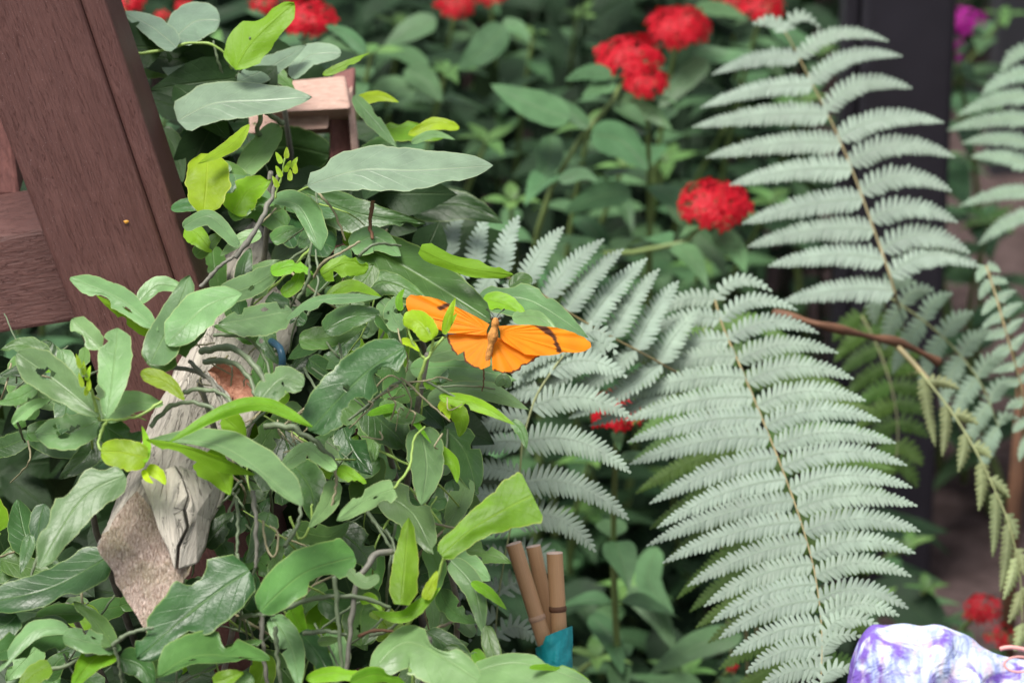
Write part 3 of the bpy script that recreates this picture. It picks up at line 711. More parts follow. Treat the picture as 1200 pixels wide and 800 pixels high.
L(4, [(122, 490), (152, 472), (192, 474)], 16, 14, 'ovate', 'P', 1.895, gy=1.3)
L(4, [(118, 495), (150, 515), (166, 505)], 16, 18, 'ovate', 'D', 1.90, gy=.4)
L(4, [(170, 542), (172, 520), (166, 498)], 5, 5, 'lance', 'L', 1.88)
L(4, [(172, 548), (186, 556), (194, 568)], 8, 7, 'ovate', 'Y', 1.875)
L(4, [(168, 550), (172, 560), (180, 566)], 4, 4, 'ovate', 'Y', 1.872)
L(4, [(146, 556), (95, 585), (46, 664)], 27, 28, [(0, .2), (.08, .7), (.25, .9), (.5, .85), (.8, .62), (1, .1)], 'P', 1.862, bites=[(-1, .14, .09, .35), (-1, .4, .1, .4), (1, .75, .1, .2), (-1, .66, .07, .2)], gy=.5, gx=-.1, fold=.1, label='large chewed pale leaf hanging over the beam end')
L(4, [(110, 500), (105, 530), (70, 560)], 16, 14, 'ovate', 'D', 1.93)
L(4, [(60, 400), (40, 430), (0, 440)], 14, 14, 'ovate', 'D', 1.95)
L(4, [(60, 420), (30, 405), (0, 410)], 10, 12, 'lance', 'G', 1.94)
T(4, [(190, 470, 1.89), (160, 488, 1.888), (128, 492, 1.885), (116, 492, 1.885)], 2.2, 'stemlime')
T(4, [(116, 492, 1.885), (108, 462, 1.88), (98, 430, 1.875)], 2.4, 'stemlime')
T(4, [(124, 494, 1.885), (118, 508, 1.884), (116, 524, 1.882), (128, 532, 1.88)], 2.4, 'stemlime')
for i, (x, y) in enumerate([(94, 424), (98, 432), (101, 438), (97, 446), (104, 450), (100, 456)]):
    L(4, [(x, y + 8), (x + (i % 3 - 1) * 2, y), (x + (i % 3 - 1) * 5, y - 10)], 3, 3, 'lance', 'Y', 1.872 + .003 * (i % 3), N=8, Mh=2, name='bud')

vine(5, 'vine with long arched leaves lying over the middle of the weathered beam', 260, 470, 1.93, 40)
L(5, [(186, 388), (140, 350), (82, 326)], 14, 15, [(0, 0), (.2, .7), (.5, 1), (.8, .8), (1, .1)], 'P', 1.93, gy=1.2, fold=.4, label='long pointed leaf overlapping the brown post')
L(5, [(184, 392), (150, 366), (112, 345)], 13, 3, 'lance', 'L', 1.935, gy=.2, fold=.4, under=True)
L(5, [(163, 354), (186, 334), (216, 340)], 11, 8, 'strip', 'P', 1.955, gy=.7)
L(5, [(222, 322), (206, 365), (176, 426)], 24, 20, [(0, 0), (.12, .4), (.4, .8), (.75, 1), (.92, .7), (1, .1)], 'P', 1.92, gy=.9, fold=-.1)
L(5, [(284, 344), (240, 360), (196, 404)], 22, 24, [(0, 0), (.2, .6), (.5, 1), (.8, .85), (1, .1)], 'P', 1.915, gy=1., fold=.15)
L(5, [(172, 426), (204, 398), (246, 376)], 20, 26, 'ovate', 'G', 1.925, gy=.6)
L(5, [(258, 346), (292, 336), (326, 316)], 16, 13, 'oblong', 'P', 1.965, gy=1.1, holes=[(.5, -.2, .05, .2)], label='pale leaf with one round hole')
L(5, [(256, 380), (298, 372), (342, 364)], 15, 24, [(0, .1), (.3, .8), (.6, 1), (.85, .8), (1, .1)], 'P', 1.95, gy=1.5)
L(5, [(336, 374), (375, 352), (448, 348)], 6, 8, [(0, .2), (.3, 1), (.7, .8), (1, 0)], 'P', 1.945, gy=1.8)
L(5, [(376, 322), (404, 308), (432, 314)], 9, 16, 'oblong', 'L', 1.975, under=True, gy=.2)
L(5, [(382, 348), (412, 334), (448, 348)], 7, 8, 'lance', 'L', 1.965)
L(5, [(380, 388), (410, 372), (450, 366)], 16, 14, 'ovate', 'D', 1.97)
L(5, [(350, 400), (390, 395), (430, 380)], 15, 12, 'ovate', 'G', 1.985)
L(5, [(317, 318), (345, 312), (368, 322)], 8, 9, 'ovate', 'L', 1.97)
L(5, [(330, 345), (348, 330), (352, 305)], 8, 9, 'ovate', 'L', 1.975)
L(5, [(300, 400), (280, 385), (250, 382)], 12, 10, 'ovate', 'G', 1.96)
L(5, [(216, 468), (196, 448), (165, 436)], 11, 10, [(0, .1), (.3, .7), (.6, 1), (.85, .8), (1, .2)], 'Y', 1.89, gy=.5)
L(5, [(174, 516), (262, 524), (354, 592)], 27, 9, [(0, .05), (.15, .3), (.4, .75), (.65, 1), (.85, .75), (1, .1)], 'P', 1.865, gy=1.5, fold=.25, label='long pale leaf arching over the beam')
L(5, [(172, 514), (230, 528), (300, 556)], 4, 17, [(0, .1), (.3, .7), (.7, .8), (1, 0)], 'L', 1.872, gy=-.1, under=True)
L(5, [(238, 534), (258, 556), (270, 580)], 20, 20, [(0, .9), (.3, 1), (.7, .55), (1, 0)], 'L', 1.88, gy=0, under=True, label='hanging lime leaf tip')
L(5, [(198, 518), (262, 482), (312, 474), (366, 500)], 9, 9, [(0, .05), (.2, .6), (.5, 1), (.8, .8), (1, .1)], 'L', 1.875, gy=.4, gx=.1, label='narrow bright green curved leaf')
L(5, [(304, 470), (330, 444), (356, 452)], 16, 18, 'oblong', 'P', 1.885, gy=1.)
L(5, [(262, 488), (276, 500), (288, 512)], 14, 12, 'ovate', 'L', 1.89, gy=0, under=True)
L(5, [(306, 372), (312, 400), (330, 428)], 14, 14, 'ovate', 'D', 1.99)
T(5, [(236, 412, 1.945), (272, 408, 1.935), (297, 428, 1.925), (313, 454, 1.92)], 5, 'stem')
T(5, [(240, 424, 1.94), (270, 424, 1.93), (290, 440, 1.925), (300, 464, 1.92)], 4, 'stem')
T(5, [(176, 500, 1.90), (200, 476, 1.90), (230, 472, 1.895), (258, 484, 1.89)], 3.6, 'stem')
T(5, [(200, 430, 1.93), (230, 436, 1.93), (250, 450, 1.915), (262, 484, 1.90)], 3.4, 'stemgrey')
T(5, [(216, 460, 1.915), (236, 456, 1.91), (262, 462, 1.905), (275, 478, 1.90)], 3.2, 'stem')
T(5, [(222, 424, 1.93), (240, 440, 1.92), (258, 456, 1.915), (272, 480, 1.91)], 3, 'stemgrey')
T(5, [(250, 392, 1.955), (290, 396, 1.95), (310, 420, 1.94), (316, 440, 1.935)], 2.6, 'stem')
T(5, [(368, 325, 1.965), (378, 308, 1.955), (400, 296, 1.95), (422, 283, 1.95)], 2.2, 'tendril')
T(5, [(350, 350, 1.97), (362, 325, 1.965), (362, 300, 1.965)], 2.6, 'stem')
T(5, [(360, 370, 1.96), (372, 335, 1.96), (370, 292, 1.97)], 2, 'stem')
T(5, [(310, 500, 1.92), (340, 500, 1.915), (372, 520, 1.91), (396, 546, 1.905)], 4.6, 'stem')
T(5, [(366, 466, 1.93), (356, 480, 1.925), (330, 500, 1.92)], 2, 'tendril', 'tendril')
for i in range(12):
    x = 300 + rng.uniform(0, 60); y = 470 + rng.uniform(0, 60)
    T(5, [(x, y, 1.925), (x + rng.uniform(-14, 14), y + rng.uniform(4, 16), 1.92), (x + rng.uniform(-22, 22), y + rng.uniform(14, 32), 1.925)], rng.uniform(.8, 1.5), 'tendril', 'tendril')
for i in range(10):
    x = 225 + rng.uniform(0, 80); y = 380 + rng.uniform(0, 70)
    T(5, [(x, y, 1.955), (x + rng.uniform(-14, 14), y + rng.uniform(4, 16), 1.945), (x + rng.uniform(-22, 22), y + rng.uniform(10, 28), 1.945)], rng.uniform(.8, 1.6), 'tendril', 'tendril')

vine(6, 'vine with one large dark oval leaf left of and below the butterfly', 430, 470, 1.93, 20)
L(6, [(474, 406), (425, 440), (362, 505)], 27, 31, [(0, 0), (.05, .45), (.25, .9), (.5, 1), (.75, .92), (.92, .6), (1, 0)], 'D', 1.905, gy=.75, gx=.1, fold=.1, N=32, label='large dark oval leaf with pale midrib')
L(6, [(428, 478), (452, 498), (484, 528)], 26, 24, 'ovate', 'D', 1.95, gy=.6)
L(6, [(332, 546), (362, 526), (394, 550)], 9, 12, 'oblong', 'P', 1.90, gy=1.)
L(6, [(344, 544), (365, 575), (368, 612)], 22, 22, 'ovate', 'G', 1.925, gy=.8)
L(6, [(402, 500), (415, 530), (436, 556)], 20, 18, 'ovate', 'D', 1.955, gy=.7)
L(6, [(462, 572), (430, 585), (394, 610)], 15, 14, [(0, .7), (.15, 1), (.5, .8), (.8, .5), (1, 0)], 'P', 1.885, gy=.9, label='pale leaf with torn wide end')
L(6, [(396, 548), (410, 556), (430, 566)], 8, 9, 'ovate', 'L', 1.90)
L(6, [(392, 562), (385, 590), (362, 618)], 11, 12, 'ovate', 'P', 1.90)
L(6, [(446, 470), (470, 486), (500, 490)], 12, 12, 'lance', 'G', 1.94)
L(6, [(430, 486), (470, 480), (506, 520)], 6, 5, 'lance', 'L', 1.935)
L(6, [(492, 500), (500, 545), (494, 592)], 22, 22, 'ovate', 'P', 1.925, gy=1., gx=.3, label='hanging grey-green leaf')
L(6, [(514, 464), (560, 474), (604, 498)], 8, 9, 'lance', 'L', 1.93, gy=.8, label='narrow shiny leaf pointing right')
L(6, [(600, 492), (612, 506), (617, 526)], 6, 7, 'ovate', 'G', 1.935)
L(6, [(530, 474), (540, 492), (538, 512)], 11, 10, 'ovate', 'L', 1.945, gy=.1)
L(6, [(514, 472), (524, 478), (526, 492)], 5, 8, 'ovate', 'Y', 1.94)
L(6, [(500, 520), (530, 540), (536, 566)], 8, 10, 'ovate', 'L', 1.94)
L(6, [(548, 560), (538, 590), (520, 626)], 13, 15, 'ovate', 'P', 1.96, gy=1.3)
L(6, [(520, 500), (545, 530), (560, 580)], 20, 24, 'ovate', 'D', 1.985, gy=1.2)
L(6, [(392, 470), (430, 500), (440, 540)], 18, 16, 'ovate', 'G', 1.975)
T(6, [(470, 446, 1.93), (452, 458, 1.93), (430, 476, 1.93), (408, 492, 1.93)], 2.6, 'stem')
T(6, [(392, 548, 1.9), (394, 570, 1.9), (386, 600, 1.9)], 2.2, 'tendril')
T(6, [(462, 572, 1.89), (480, 546, 1.90), (485, 515, 1.91), (498, 500, 1.92)], 2, 'stemlime')
T(6, [(500, 446, 1.935), (520, 458, 1.935), (545, 470, 1.935), (565, 472, 1.935)], 2., 'stem')
for i in range(9):
    x = 470 + rng.uniform(-40, 60); y = 450 + rng.uniform(0, 60)
    T(6, [(x, y, 1.93), (x + rng.uniform(-16, 16), y + rng.uniform(-6, 16), 1.925), (x + rng.uniform(-26, 26), y + rng.uniform(4, 32), 1.93)], rng.uniform(.8, 1.4), 'tendril', 'tendril')

vine(7, 'vine with a big bright folded leaf rising just above the bamboo canes', 500, 690, 1.90, 20)
L(7, [(517, 650), (555, 618), (596, 594), (624, 580)], 32, 32, [(0, .2), (.08, .4), (.3, .46), (.55, .62), (.8, .9), (.96, 1.02), (1, .86)], 'L', 1.875, bites=((1, .5, .01, 0.),), gy=.5, gx=-.1, fold=.2, wav=.2, label='big bright lime leaf with squared end', N=34)
L(7, [(470, 708), (474, 665), (479, 606)], 16, 18, [(0, .5), (.2, 1), (.55, .85), (.85, .4), (1, 0)], 'L', 1.872, gy=.7, gx=.1, fold=.25, label='upright rolled lime-yellow leaf')
L(7, [(436, 716), (474, 722), (516, 688)], 9, 8, [(0, .1), (.3, .8), (.6, 1), (1, .1)], 'L', 1.868, gy=.8)
L(7, [(498, 702), (508, 680), (512, 668)], 7, 7, 'ovate', 'Y', 1.87)
L(7, [(446, 578), (482, 600), (508, 650)], 24, 22, 'ovate', 'P', 1.925, gy=1., gx=.2)
L(7, [(528, 656), (556, 690), (566, 742)], 13, 14, 'ovate', 'P', 1.905, gy=1.)
L(7, [(552, 682), (572, 694), (594, 714)], 7, 6, 'lance', 'L', 1.90, fold=.5)
L(7, [(510, 650), (545, 660), (575, 680)], 18, 18, 'ovate', 'P', 1.94, gy=1.3)
L(7, [(520, 640), (575, 650), (600, 660)], 14, 14, 'lance', 'G', 1.96)
L(7, [(515, 690), (530, 715), (560, 730)], 14, 12, 'lance', 'D', 1.93)
L(7, [(570, 732), (578, 765), (598, 806)], 10, 10, 'lance', 'G', 1.885, gy=.5)
L(7, [(556, 760), (566, 785), (562, 812)], 8, 8, 'ovate', 'L', 1.88)
L(7, [(500, 640), (512, 665), (508, 700)], 12, 12, 'ovate', 'G', 1.93)
T(7, [(470, 740, 1.885), (490, 715, 1.88), (506, 690, 1.88), (520, 652, 1.876)], 3, 'stemlime')
T(7, [(432, 745, 1.885), (455, 738, 1.885), (472, 722, 1.88), (482, 700, 1.878)], 2.6, 'stem')
T(7, [(452, 620, 1.90), (462, 640, 1.895), (460, 660, 1.89)], 2, 'stem')
T(7, [(430, 600, 1.92), (448, 625, 1.91), (462, 648, 1.90)], 2.6, 'stem')

vine(8, 'vine with a very broad dark leaf tucked under the sawn beam end', 240, 720, 1.90, -20)
L(8, [(292, 668), (238, 705), (160, 772)], 34, 38, [(0, .25), (.06, .7), (.25, 1), (.5, .98), (.75, .72), (.92, .35), (1, 0)], 'D', 1.868, gy=.8, gx=-.1, fold=.1, N=34, label='very broad dark leaf under the beam')
L(8, [(186, 792), (230, 768), (316, 772)], 30, 10, [(0, .1), (.2, .8), (.5, 1), (.8, .5), (1, .1)], 'G', 1.85, gy=1., label='leaf with yellow lower edge at the bottom')
L(8, [(258, 768), (285, 758), (308, 750)], 9, 9, 'ovate', 'G', 1.875)
L(8, [(250, 800), (276, 790), (286, 788)], 10, 10, 'ovate', 'L', 1.84)
L(8, [(240, 640), (262, 612), (274, 600)], 14, 14, 'ovate', 'D', 1.93)
L(8, [(316, 600), (302, 640), (288, 660)], 15, 14, 'ovate', 'D', 1.92)
L(8, [(296, 790), (270, 810), (240, 840)], 12, 12, 'ovate', 'G', 1.86)
T(8, [(277, 585, 1.895), (279, 615, 1.89), (277, 652, 1.888)], 2.6, 'stem')
T(8, [(296, 575, 1.89), (300, 610, 1.885), (299, 665, 1.885)], 3.4, 'stemgrey')
T(8, [(132, 756, 1.865), (150, 742, 1.862), (180, 735, 1.862)], 3.2, 'stem')
T(8, [(278, 648, 1.888), (284, 690, 1.885), (280, 740, 1.89)], 2, 'stem')

vine(9, 'vine with a curl-tipped leaf between upright grey stems at bottom centre', 330, 720, 1.89, 0)
L(9, [(305, 716), (355, 672), (416, 652)], 28, 22, [(0, .15), (.08, .6), (.3, .95), (.6, 1), (.88, .9), (1, .25)], 'G', 1.862, gy=.8, fold=.1, bites=[(-1, .62, .16, .5)], label='leaf with a dry spot and curled tip', N=32)
L(9, [(408, 668), (428, 682), (444, 674)], 7, 8, 'oblong', 'P', 1.86, gy=1.5, fold=-.6)
L(9, [(318, 722), (342, 760), (350, 806)], 16, 14, 'ovate', 'P', 1.868, gy=.9)
L(9, [(352, 740), (372, 765), (392, 800)], 14, 14, 'ovate', 'D', 1.88)
L(9, [(372, 752), (386, 750), (400, 748)], 6, 6, 'lance', 'G', 1.875)
L(9, [(385, 740), (398, 770), (390, 806)], 14, 14, 'ovate', 'P', 1.91)
L(9, [(358, 795), (395, 788), (445, 796)], 8, 10, 'lance', 'L', 1.858)
L(9, [(336, 690), (344, 720), (360, 745)], 14, 14, 'ovate', 'L', 1.905, gy=0)
L(9, [(395, 620), (420, 640), (440, 668)], 20, 20, 'ovate', 'D', 1.93)
L(9, [(332, 640), (322, 655), (318, 690)], 8, 8, 'lance', 'G', 1.90)
L(9, [(345, 620), (385, 628), (410, 612)], 14, 14, 'ovate', 'G', 1.91)
L(9, [(422, 705), (435, 700), (448, 716)], 6, 7, 'ovate', 'L', 1.88)
L(9, [(375, 700), (410, 720), (430, 750)], 18, 18, 'ovate', 'D', 1.935)
T(9, [(462, 646, 1.882), (440, 650, 1.878), (426, 668, 1.875), (417, 690, 1.875), (410, 742, 1.875), (406, 788, 1.875)], 4.4, 'stemgrey')
T(9, [(392, 675, 1.87), (396, 720, 1.872), (401, 790, 1.875)], 3.4, 'stem')
T(9, [(330, 714, 1.88), (375, 700, 1.876), (420, 700, 1.874), (458, 712, 1.876)], 3.6, 'stem')
T(9, [(322, 733, 1.868), (325, 765, 1.87), (328, 808, 1.87)], 3.4, 'stem')
T(9, [(356, 742, 1.88), (380, 738, 1.878), (407, 744, 1.876)], 3.4, 'stem')
T(9, [(280, 724, 1.885), (300, 720, 1.88), (322, 720, 1.88)], 3.2, 'stem')
T(9, [(307, 700, 1.88), (308, 760, 1.88), (315, 808, 1.88)], 3.6, 'stemgrey')
T(9, [(308, 610, 1.90), (312, 640, 1.89), (322, 652, 1.885), (326, 625, 1.885), (316, 616, 1.885)], 1.8, 'tendril', 'tendril')
T(9, [(340, 605, 1.90), (350, 630, 1.90), (362, 620, 1.90), (366, 590, 1.90)], 2, 'stemlime')
T(9, [(334, 640, 1.895), (350, 612, 1.895), (352, 590, 1.90)], 3, 'stem')

vine(10, 'vine with a broad grey-green chewed leaf at the bottom edge beside the canes', 520, 780, 1.88, 20)
L(10, [(432, 792), (480, 752), (560, 796)], 20, 36, [(0, .05), (.15, .6), (.4, 1), (.7, 1), (.9, .7), (1, .3)], 'P', 1.85, gy=1., fold=.15, bites=[(1, .62, .1, .8)], label='broad grey-green leaf with notched edge', N=32)
L(10, [(512, 806), (600, 776), (694, 800)], 12, 30, [(0, .2), (.3, .9), (.6, 1), (.85, .6), (1, 0)], 'P', 1.865, gy=1.4, label='grey leaf below the teal tape')
L(10, [(620, 782), (660, 784), (692, 799)], 5, 3, 'strip', 'L', 1.862)
L(10, [(500, 740), (540, 770), (555, 810)], 14, 16, 'ovate', 'D', 1.90)
L(10, [(410, 800), (440, 790), (476, 800)], 10, 10, 'lance', 'L', 1.848)
L(10, [(520, 760), (560, 776), (590, 810)], 10, 14, 'ovate', 'G', 1.885)
T(10, [(420, 745, 1.88), (440, 738, 1.878), (470, 742, 1.876), (490, 750, 1.87)], 2.4, 'deadstem')

vine(11, 'vine with a wide green leaf and bright folded edge right behind the butterfly', 510, 340, 2.02, 40)
L(11, [(424, 286), (490, 322), (576, 376)], 30, 40, [(0, .3), (.1, .8), (.35, 1), (.65, .85), (.88, .5), (1, 0)], 'G', 2.01, gy=1.1, fold=.08, gx=.15, label='wide green leaf behind the butterfly head', N=32)
L(11, [(492, 292), (540, 312), (602, 322)], 12, 10, [(0, .5), (.12, 1), (.35, .8), (.6, 1), (.85, .6), (1, 0)], 'L', 1.995, gy=.1, gx=.1, under=True, fold=.2, label='bright folded leaf edge')
L(11, [(566, 350), (596, 358), (622, 380)], 12, 12, 'lance', 'L', 2.03, gy=.8)
L(11, [(560, 350), (620, 352), (690, 396)], 18, 22, 'lance', 'P', 2.03, gy=1.4)
L(11, [(600, 372), (630, 372), (656, 392)], 8, 10, 'ovate', 'P', 2.0, gy=1.)
L(11, [(420, 350), (450, 330), (500, 350)], 14, 16, 'ovate', 'G', 2.0)
L(11, [(410, 290), (440, 278), (470, 300)], 14, 18, 'ovate', 'P', 2.02, gy=1.3)
L(11, [(438, 310), (425, 330), (400, 345)], 12, 12, 'ovate', 'G', 1.99)
L(11, [(480, 432), (540, 430), (606, 446)], 16, 18, 'lance', 'P', 2.0, gy=1.6, label='grey leaf under the butterfly')
L(11, [(500, 418), (540, 410), (590, 430)], 15, 12, 'ovate', 'P', 1.985, gy=1.4)
L(11, [(500, 470), (560, 455), (620, 480)], 14, 16, 'lance', 'P', 2.02, gy=1.5)
L(11, [(598, 338), (610, 328), (624, 330)], 9, 9, 'elli', 'G', 2.05)
L(11, [(582, 452), (590, 444), (597, 454)], 7, 7, 'elli', 'D', 1.975, name='bud')
L(11, [(430, 300), (460, 345), (466, 372)], 14, 14, 'ovate', 'D', 2.02)
T(11, [(437, 235, 2.03), (434, 258, 2.03), (436, 280, 2.02)], 3, 'deadstem')
T(11, [(566, 430, 1.96), (567, 445, 1.962), (565, 458, 1.965)], 1.1, 'deadstem')
T(11, [(420, 300, 2.0), (440, 286, 2.0), (470, 288, 2.01)], 2.4, 'stem')
T(11, [(480, 456, 1.97), (540, 452, 1.97), (580, 456, 1.975)], 1.6, 'stem')

vine(12, 'low vine of large dull leaves in the bottom-left corner below the beam', 90, 740, 1.90, -80)
L(12, [(124, 654), (60, 688), (-14, 706)], 22, 24, [(0, .6), (.12, 1), (.5, .9), (.8, .8), (1, .4)], 'D', 1.895, gy=1., bites=[(1, .45, .1, .3)], label='long dull grey-green leaf, cut off at the left')
L(12, [(82, 740), (40, 748), (-14, 770)], 22, 24, 'ovate', 'D', 1.885, gy=1.2)
L(12, [(82, 738), (40, 740), (-4, 790)], 9, 12, 'lance', 'P', 1.872, gy=.9, fold=.4)
L(12, [(142, 760), (105, 752), (74, 744)], 14, 15, [(0, .1), (.2, .7), (.6, 1), (.9, .7), (1, .2)], 'P', 1.87, gy=.8)
L(12, [(132, 756), (112, 728), (86, 704)], 14, 12, 'ovate', 'G', 1.88, bites=[(1, .6, .2, .5)])
L(12, [(138, 764), (110, 772), (84, 806)], 14, 16, 'ovate', 'L', 1.868, gy=.8)
L(12, [(60, 780), (40, 790), (20, 810)], 12, 12, 'ovate', 'L', 1.865)
L(12, [(140, 770), (165, 780), (180, 806)], 16, 16, 'ovate', 'D', 1.88)
L(12, [(100, 720), (60, 720), (20, 740)], 12, 12, 'lance', 'G', 1.905)
L(12, [(36, 625), (30, 650), (24, 672)], 8, 8, 'lance', 'D', 1.92)
L(12, [(52, 590), (45, 620), (50, 650)], 12, 12, 'lance', 'D', 1.94)
L(12, [(20, 720), (0, 735), (-30, 735)], 16, 16, 'ovate', 'D', 1.89)
T(12, [(36, 785, 1.88), (70, 782, 1.875), (100, 768, 1.872), (134, 758, 1.87)], 3, 'stem')
T(12, [(134, 758, 1.868), (140, 780, 1.87), (144, 810, 1.875)], 2.4, 'stem')
T(12, [(110, 735, 1.88), (122, 746, 1.875), (136, 758, 1.87)], 2, 'stem')

# leaves deeper in the same vines, seen between the front ones
VREG = {1: [(230, 60, 2.25), (450, 235, 2.3), (250, 165, 2.2)], 2: [(215, 290, 2.1), (300, 225, 2.08), (345, 250, 2.09)], 5: [(300, 350, 2.03), (370, 420, 2.02), (330, 460, 2.0), (310, 540, 1.98)],
        6: [(420, 520, 2.0), (470, 470, 2.02), (440, 560, 1.98), (500, 560, 2.0)], 11: [(450, 300, 2.08), (430, 380, 2.05), (480, 400, 2.06), (380, 300, 2.08)],
        7: [(490, 640, 1.98), (510, 700, 1.98), (470, 600, 1.98), (500, 620, 2.02), (500, 750, 1.96)], 8: [(270, 690, 1.95), (260, 600, 1.98), (230, 770, 1.93), (285, 560, 2.0), (300, 640, 1.98), (280, 720, 1.96), (300, 500, 2.02)], 9: [(380, 680, 1.95), (430, 730, 1.95), (330, 760, 1.93), (350, 660, 1.96)],
        10: [(490, 790, 1.92)], 12: [(60, 780, 1.94), (30, 650, 1.98), (110, 700, 1.96)], 4: [(50, 430, 2.0), (90, 470, 1.97), (20, 500, 2.02)]}
for k, spots in VREG.items():
    for (x, y, d) in spots:
        for q in range(3):
            X = x + rng.uniform(-40, 40); Y = y + rng.uniform(-40, 30); a = rng.uniform(.4, 2.7) if rng.random() < .7 else rng.uniform(0, 6.28); l = rng.uniform(50, 120)
            if min(X, X + math.cos(a) * l) < 262 and Y < 400 or X + math.cos(a) * l > 570: continue
            T(k, [(X, Y, d - .03), (X + math.cos(a) * l * .5 + rng.uniform(-18, 18), Y + math.sin(a) * l * .5, d - .05), (X + math.cos(a) * l, Y + math.sin(a) * l, d - .02)], rng.uniform(1.1, 2.2), rng.choice(['stem', 'stem', 'tendril', 'stemlime']))
        for q in range(5):
            a = rng.uniform(0, 6.28); l = rng.uniform(36, 72); X = x + rng.uniform(-34, 34); Y = y + rng.uniform(-30, 30)
            w = l * rng.uniform(.2, .32)
            if (X + math.cos(a) * l > 575 and Y > 590) or (X + min(0, math.cos(a) * l) < 225 and Y < 330): continue
            L(k, [(X, Y), (X + math.cos(a) * l * .5 + rng.uniform(-6, 6), Y + math.sin(a) * l * .5 + rng.uniform(-6, 6)), (X + math.cos(a) * l, Y + math.sin(a) * l)], w, w,
              rng.choice(['ovate', 'lance', 'oblong']), rng.choice(['D', 'D', 'G', 'G', 'G', 'P', 'L']), d + rng.uniform(-.02, .05), N=14, Mh=3, seed=rng.randrange(9999))

# heart of the vine: countless leaves behind and below, shade in their colour
def vine_mass():
    mb = MB(); r = random.Random(5); n = 0
    poly = [(165, 60), (330, 40), (440, 130), (500, 240), (590, 330), (545, 450), (525, 640), (560, 960), (-260, 960), (-260, 420), (80, 420), (240, 330)]  # runs past the frame at left and below, added to block side light
    while n < 1000:
        x, y = r.uniform(-260, 650), r.uniform(20, 960)
        j = len(poly) - 1; c = False
        for i in range(len(poly)):
            if (poly[i][1] > y) != (poly[j][1] > y) and x < (poly[j][0] - poly[i][0]) * (y - poly[i][1]) / (poly[j][1] - poly[i][1]) + poly[i][0]: c = not c
            j = i
        if not c: continue
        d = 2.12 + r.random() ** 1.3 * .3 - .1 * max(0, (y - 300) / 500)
        if x < 105 and 480 < y < 640 and d < 2.3: d += .3  # dark-coloured leaves pushed back here to blacken the shaded left gap
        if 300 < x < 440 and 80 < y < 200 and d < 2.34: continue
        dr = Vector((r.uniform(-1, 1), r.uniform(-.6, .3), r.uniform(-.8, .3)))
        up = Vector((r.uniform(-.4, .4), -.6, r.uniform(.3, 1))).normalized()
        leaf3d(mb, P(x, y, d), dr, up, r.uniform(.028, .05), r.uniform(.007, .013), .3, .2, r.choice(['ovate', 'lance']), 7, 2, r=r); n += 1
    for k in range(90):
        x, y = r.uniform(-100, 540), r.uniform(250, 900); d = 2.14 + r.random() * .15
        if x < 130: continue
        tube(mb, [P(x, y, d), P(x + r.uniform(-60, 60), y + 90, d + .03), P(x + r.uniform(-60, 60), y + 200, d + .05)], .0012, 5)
    o = mb.build('vine_undergrowth', M['heart']); tag(o, 'tangle of vine leaves, coloured dark as shade, filling the gaps behind the climbing vines', 'vine leaves', None, 'stuff')
vine_mass()

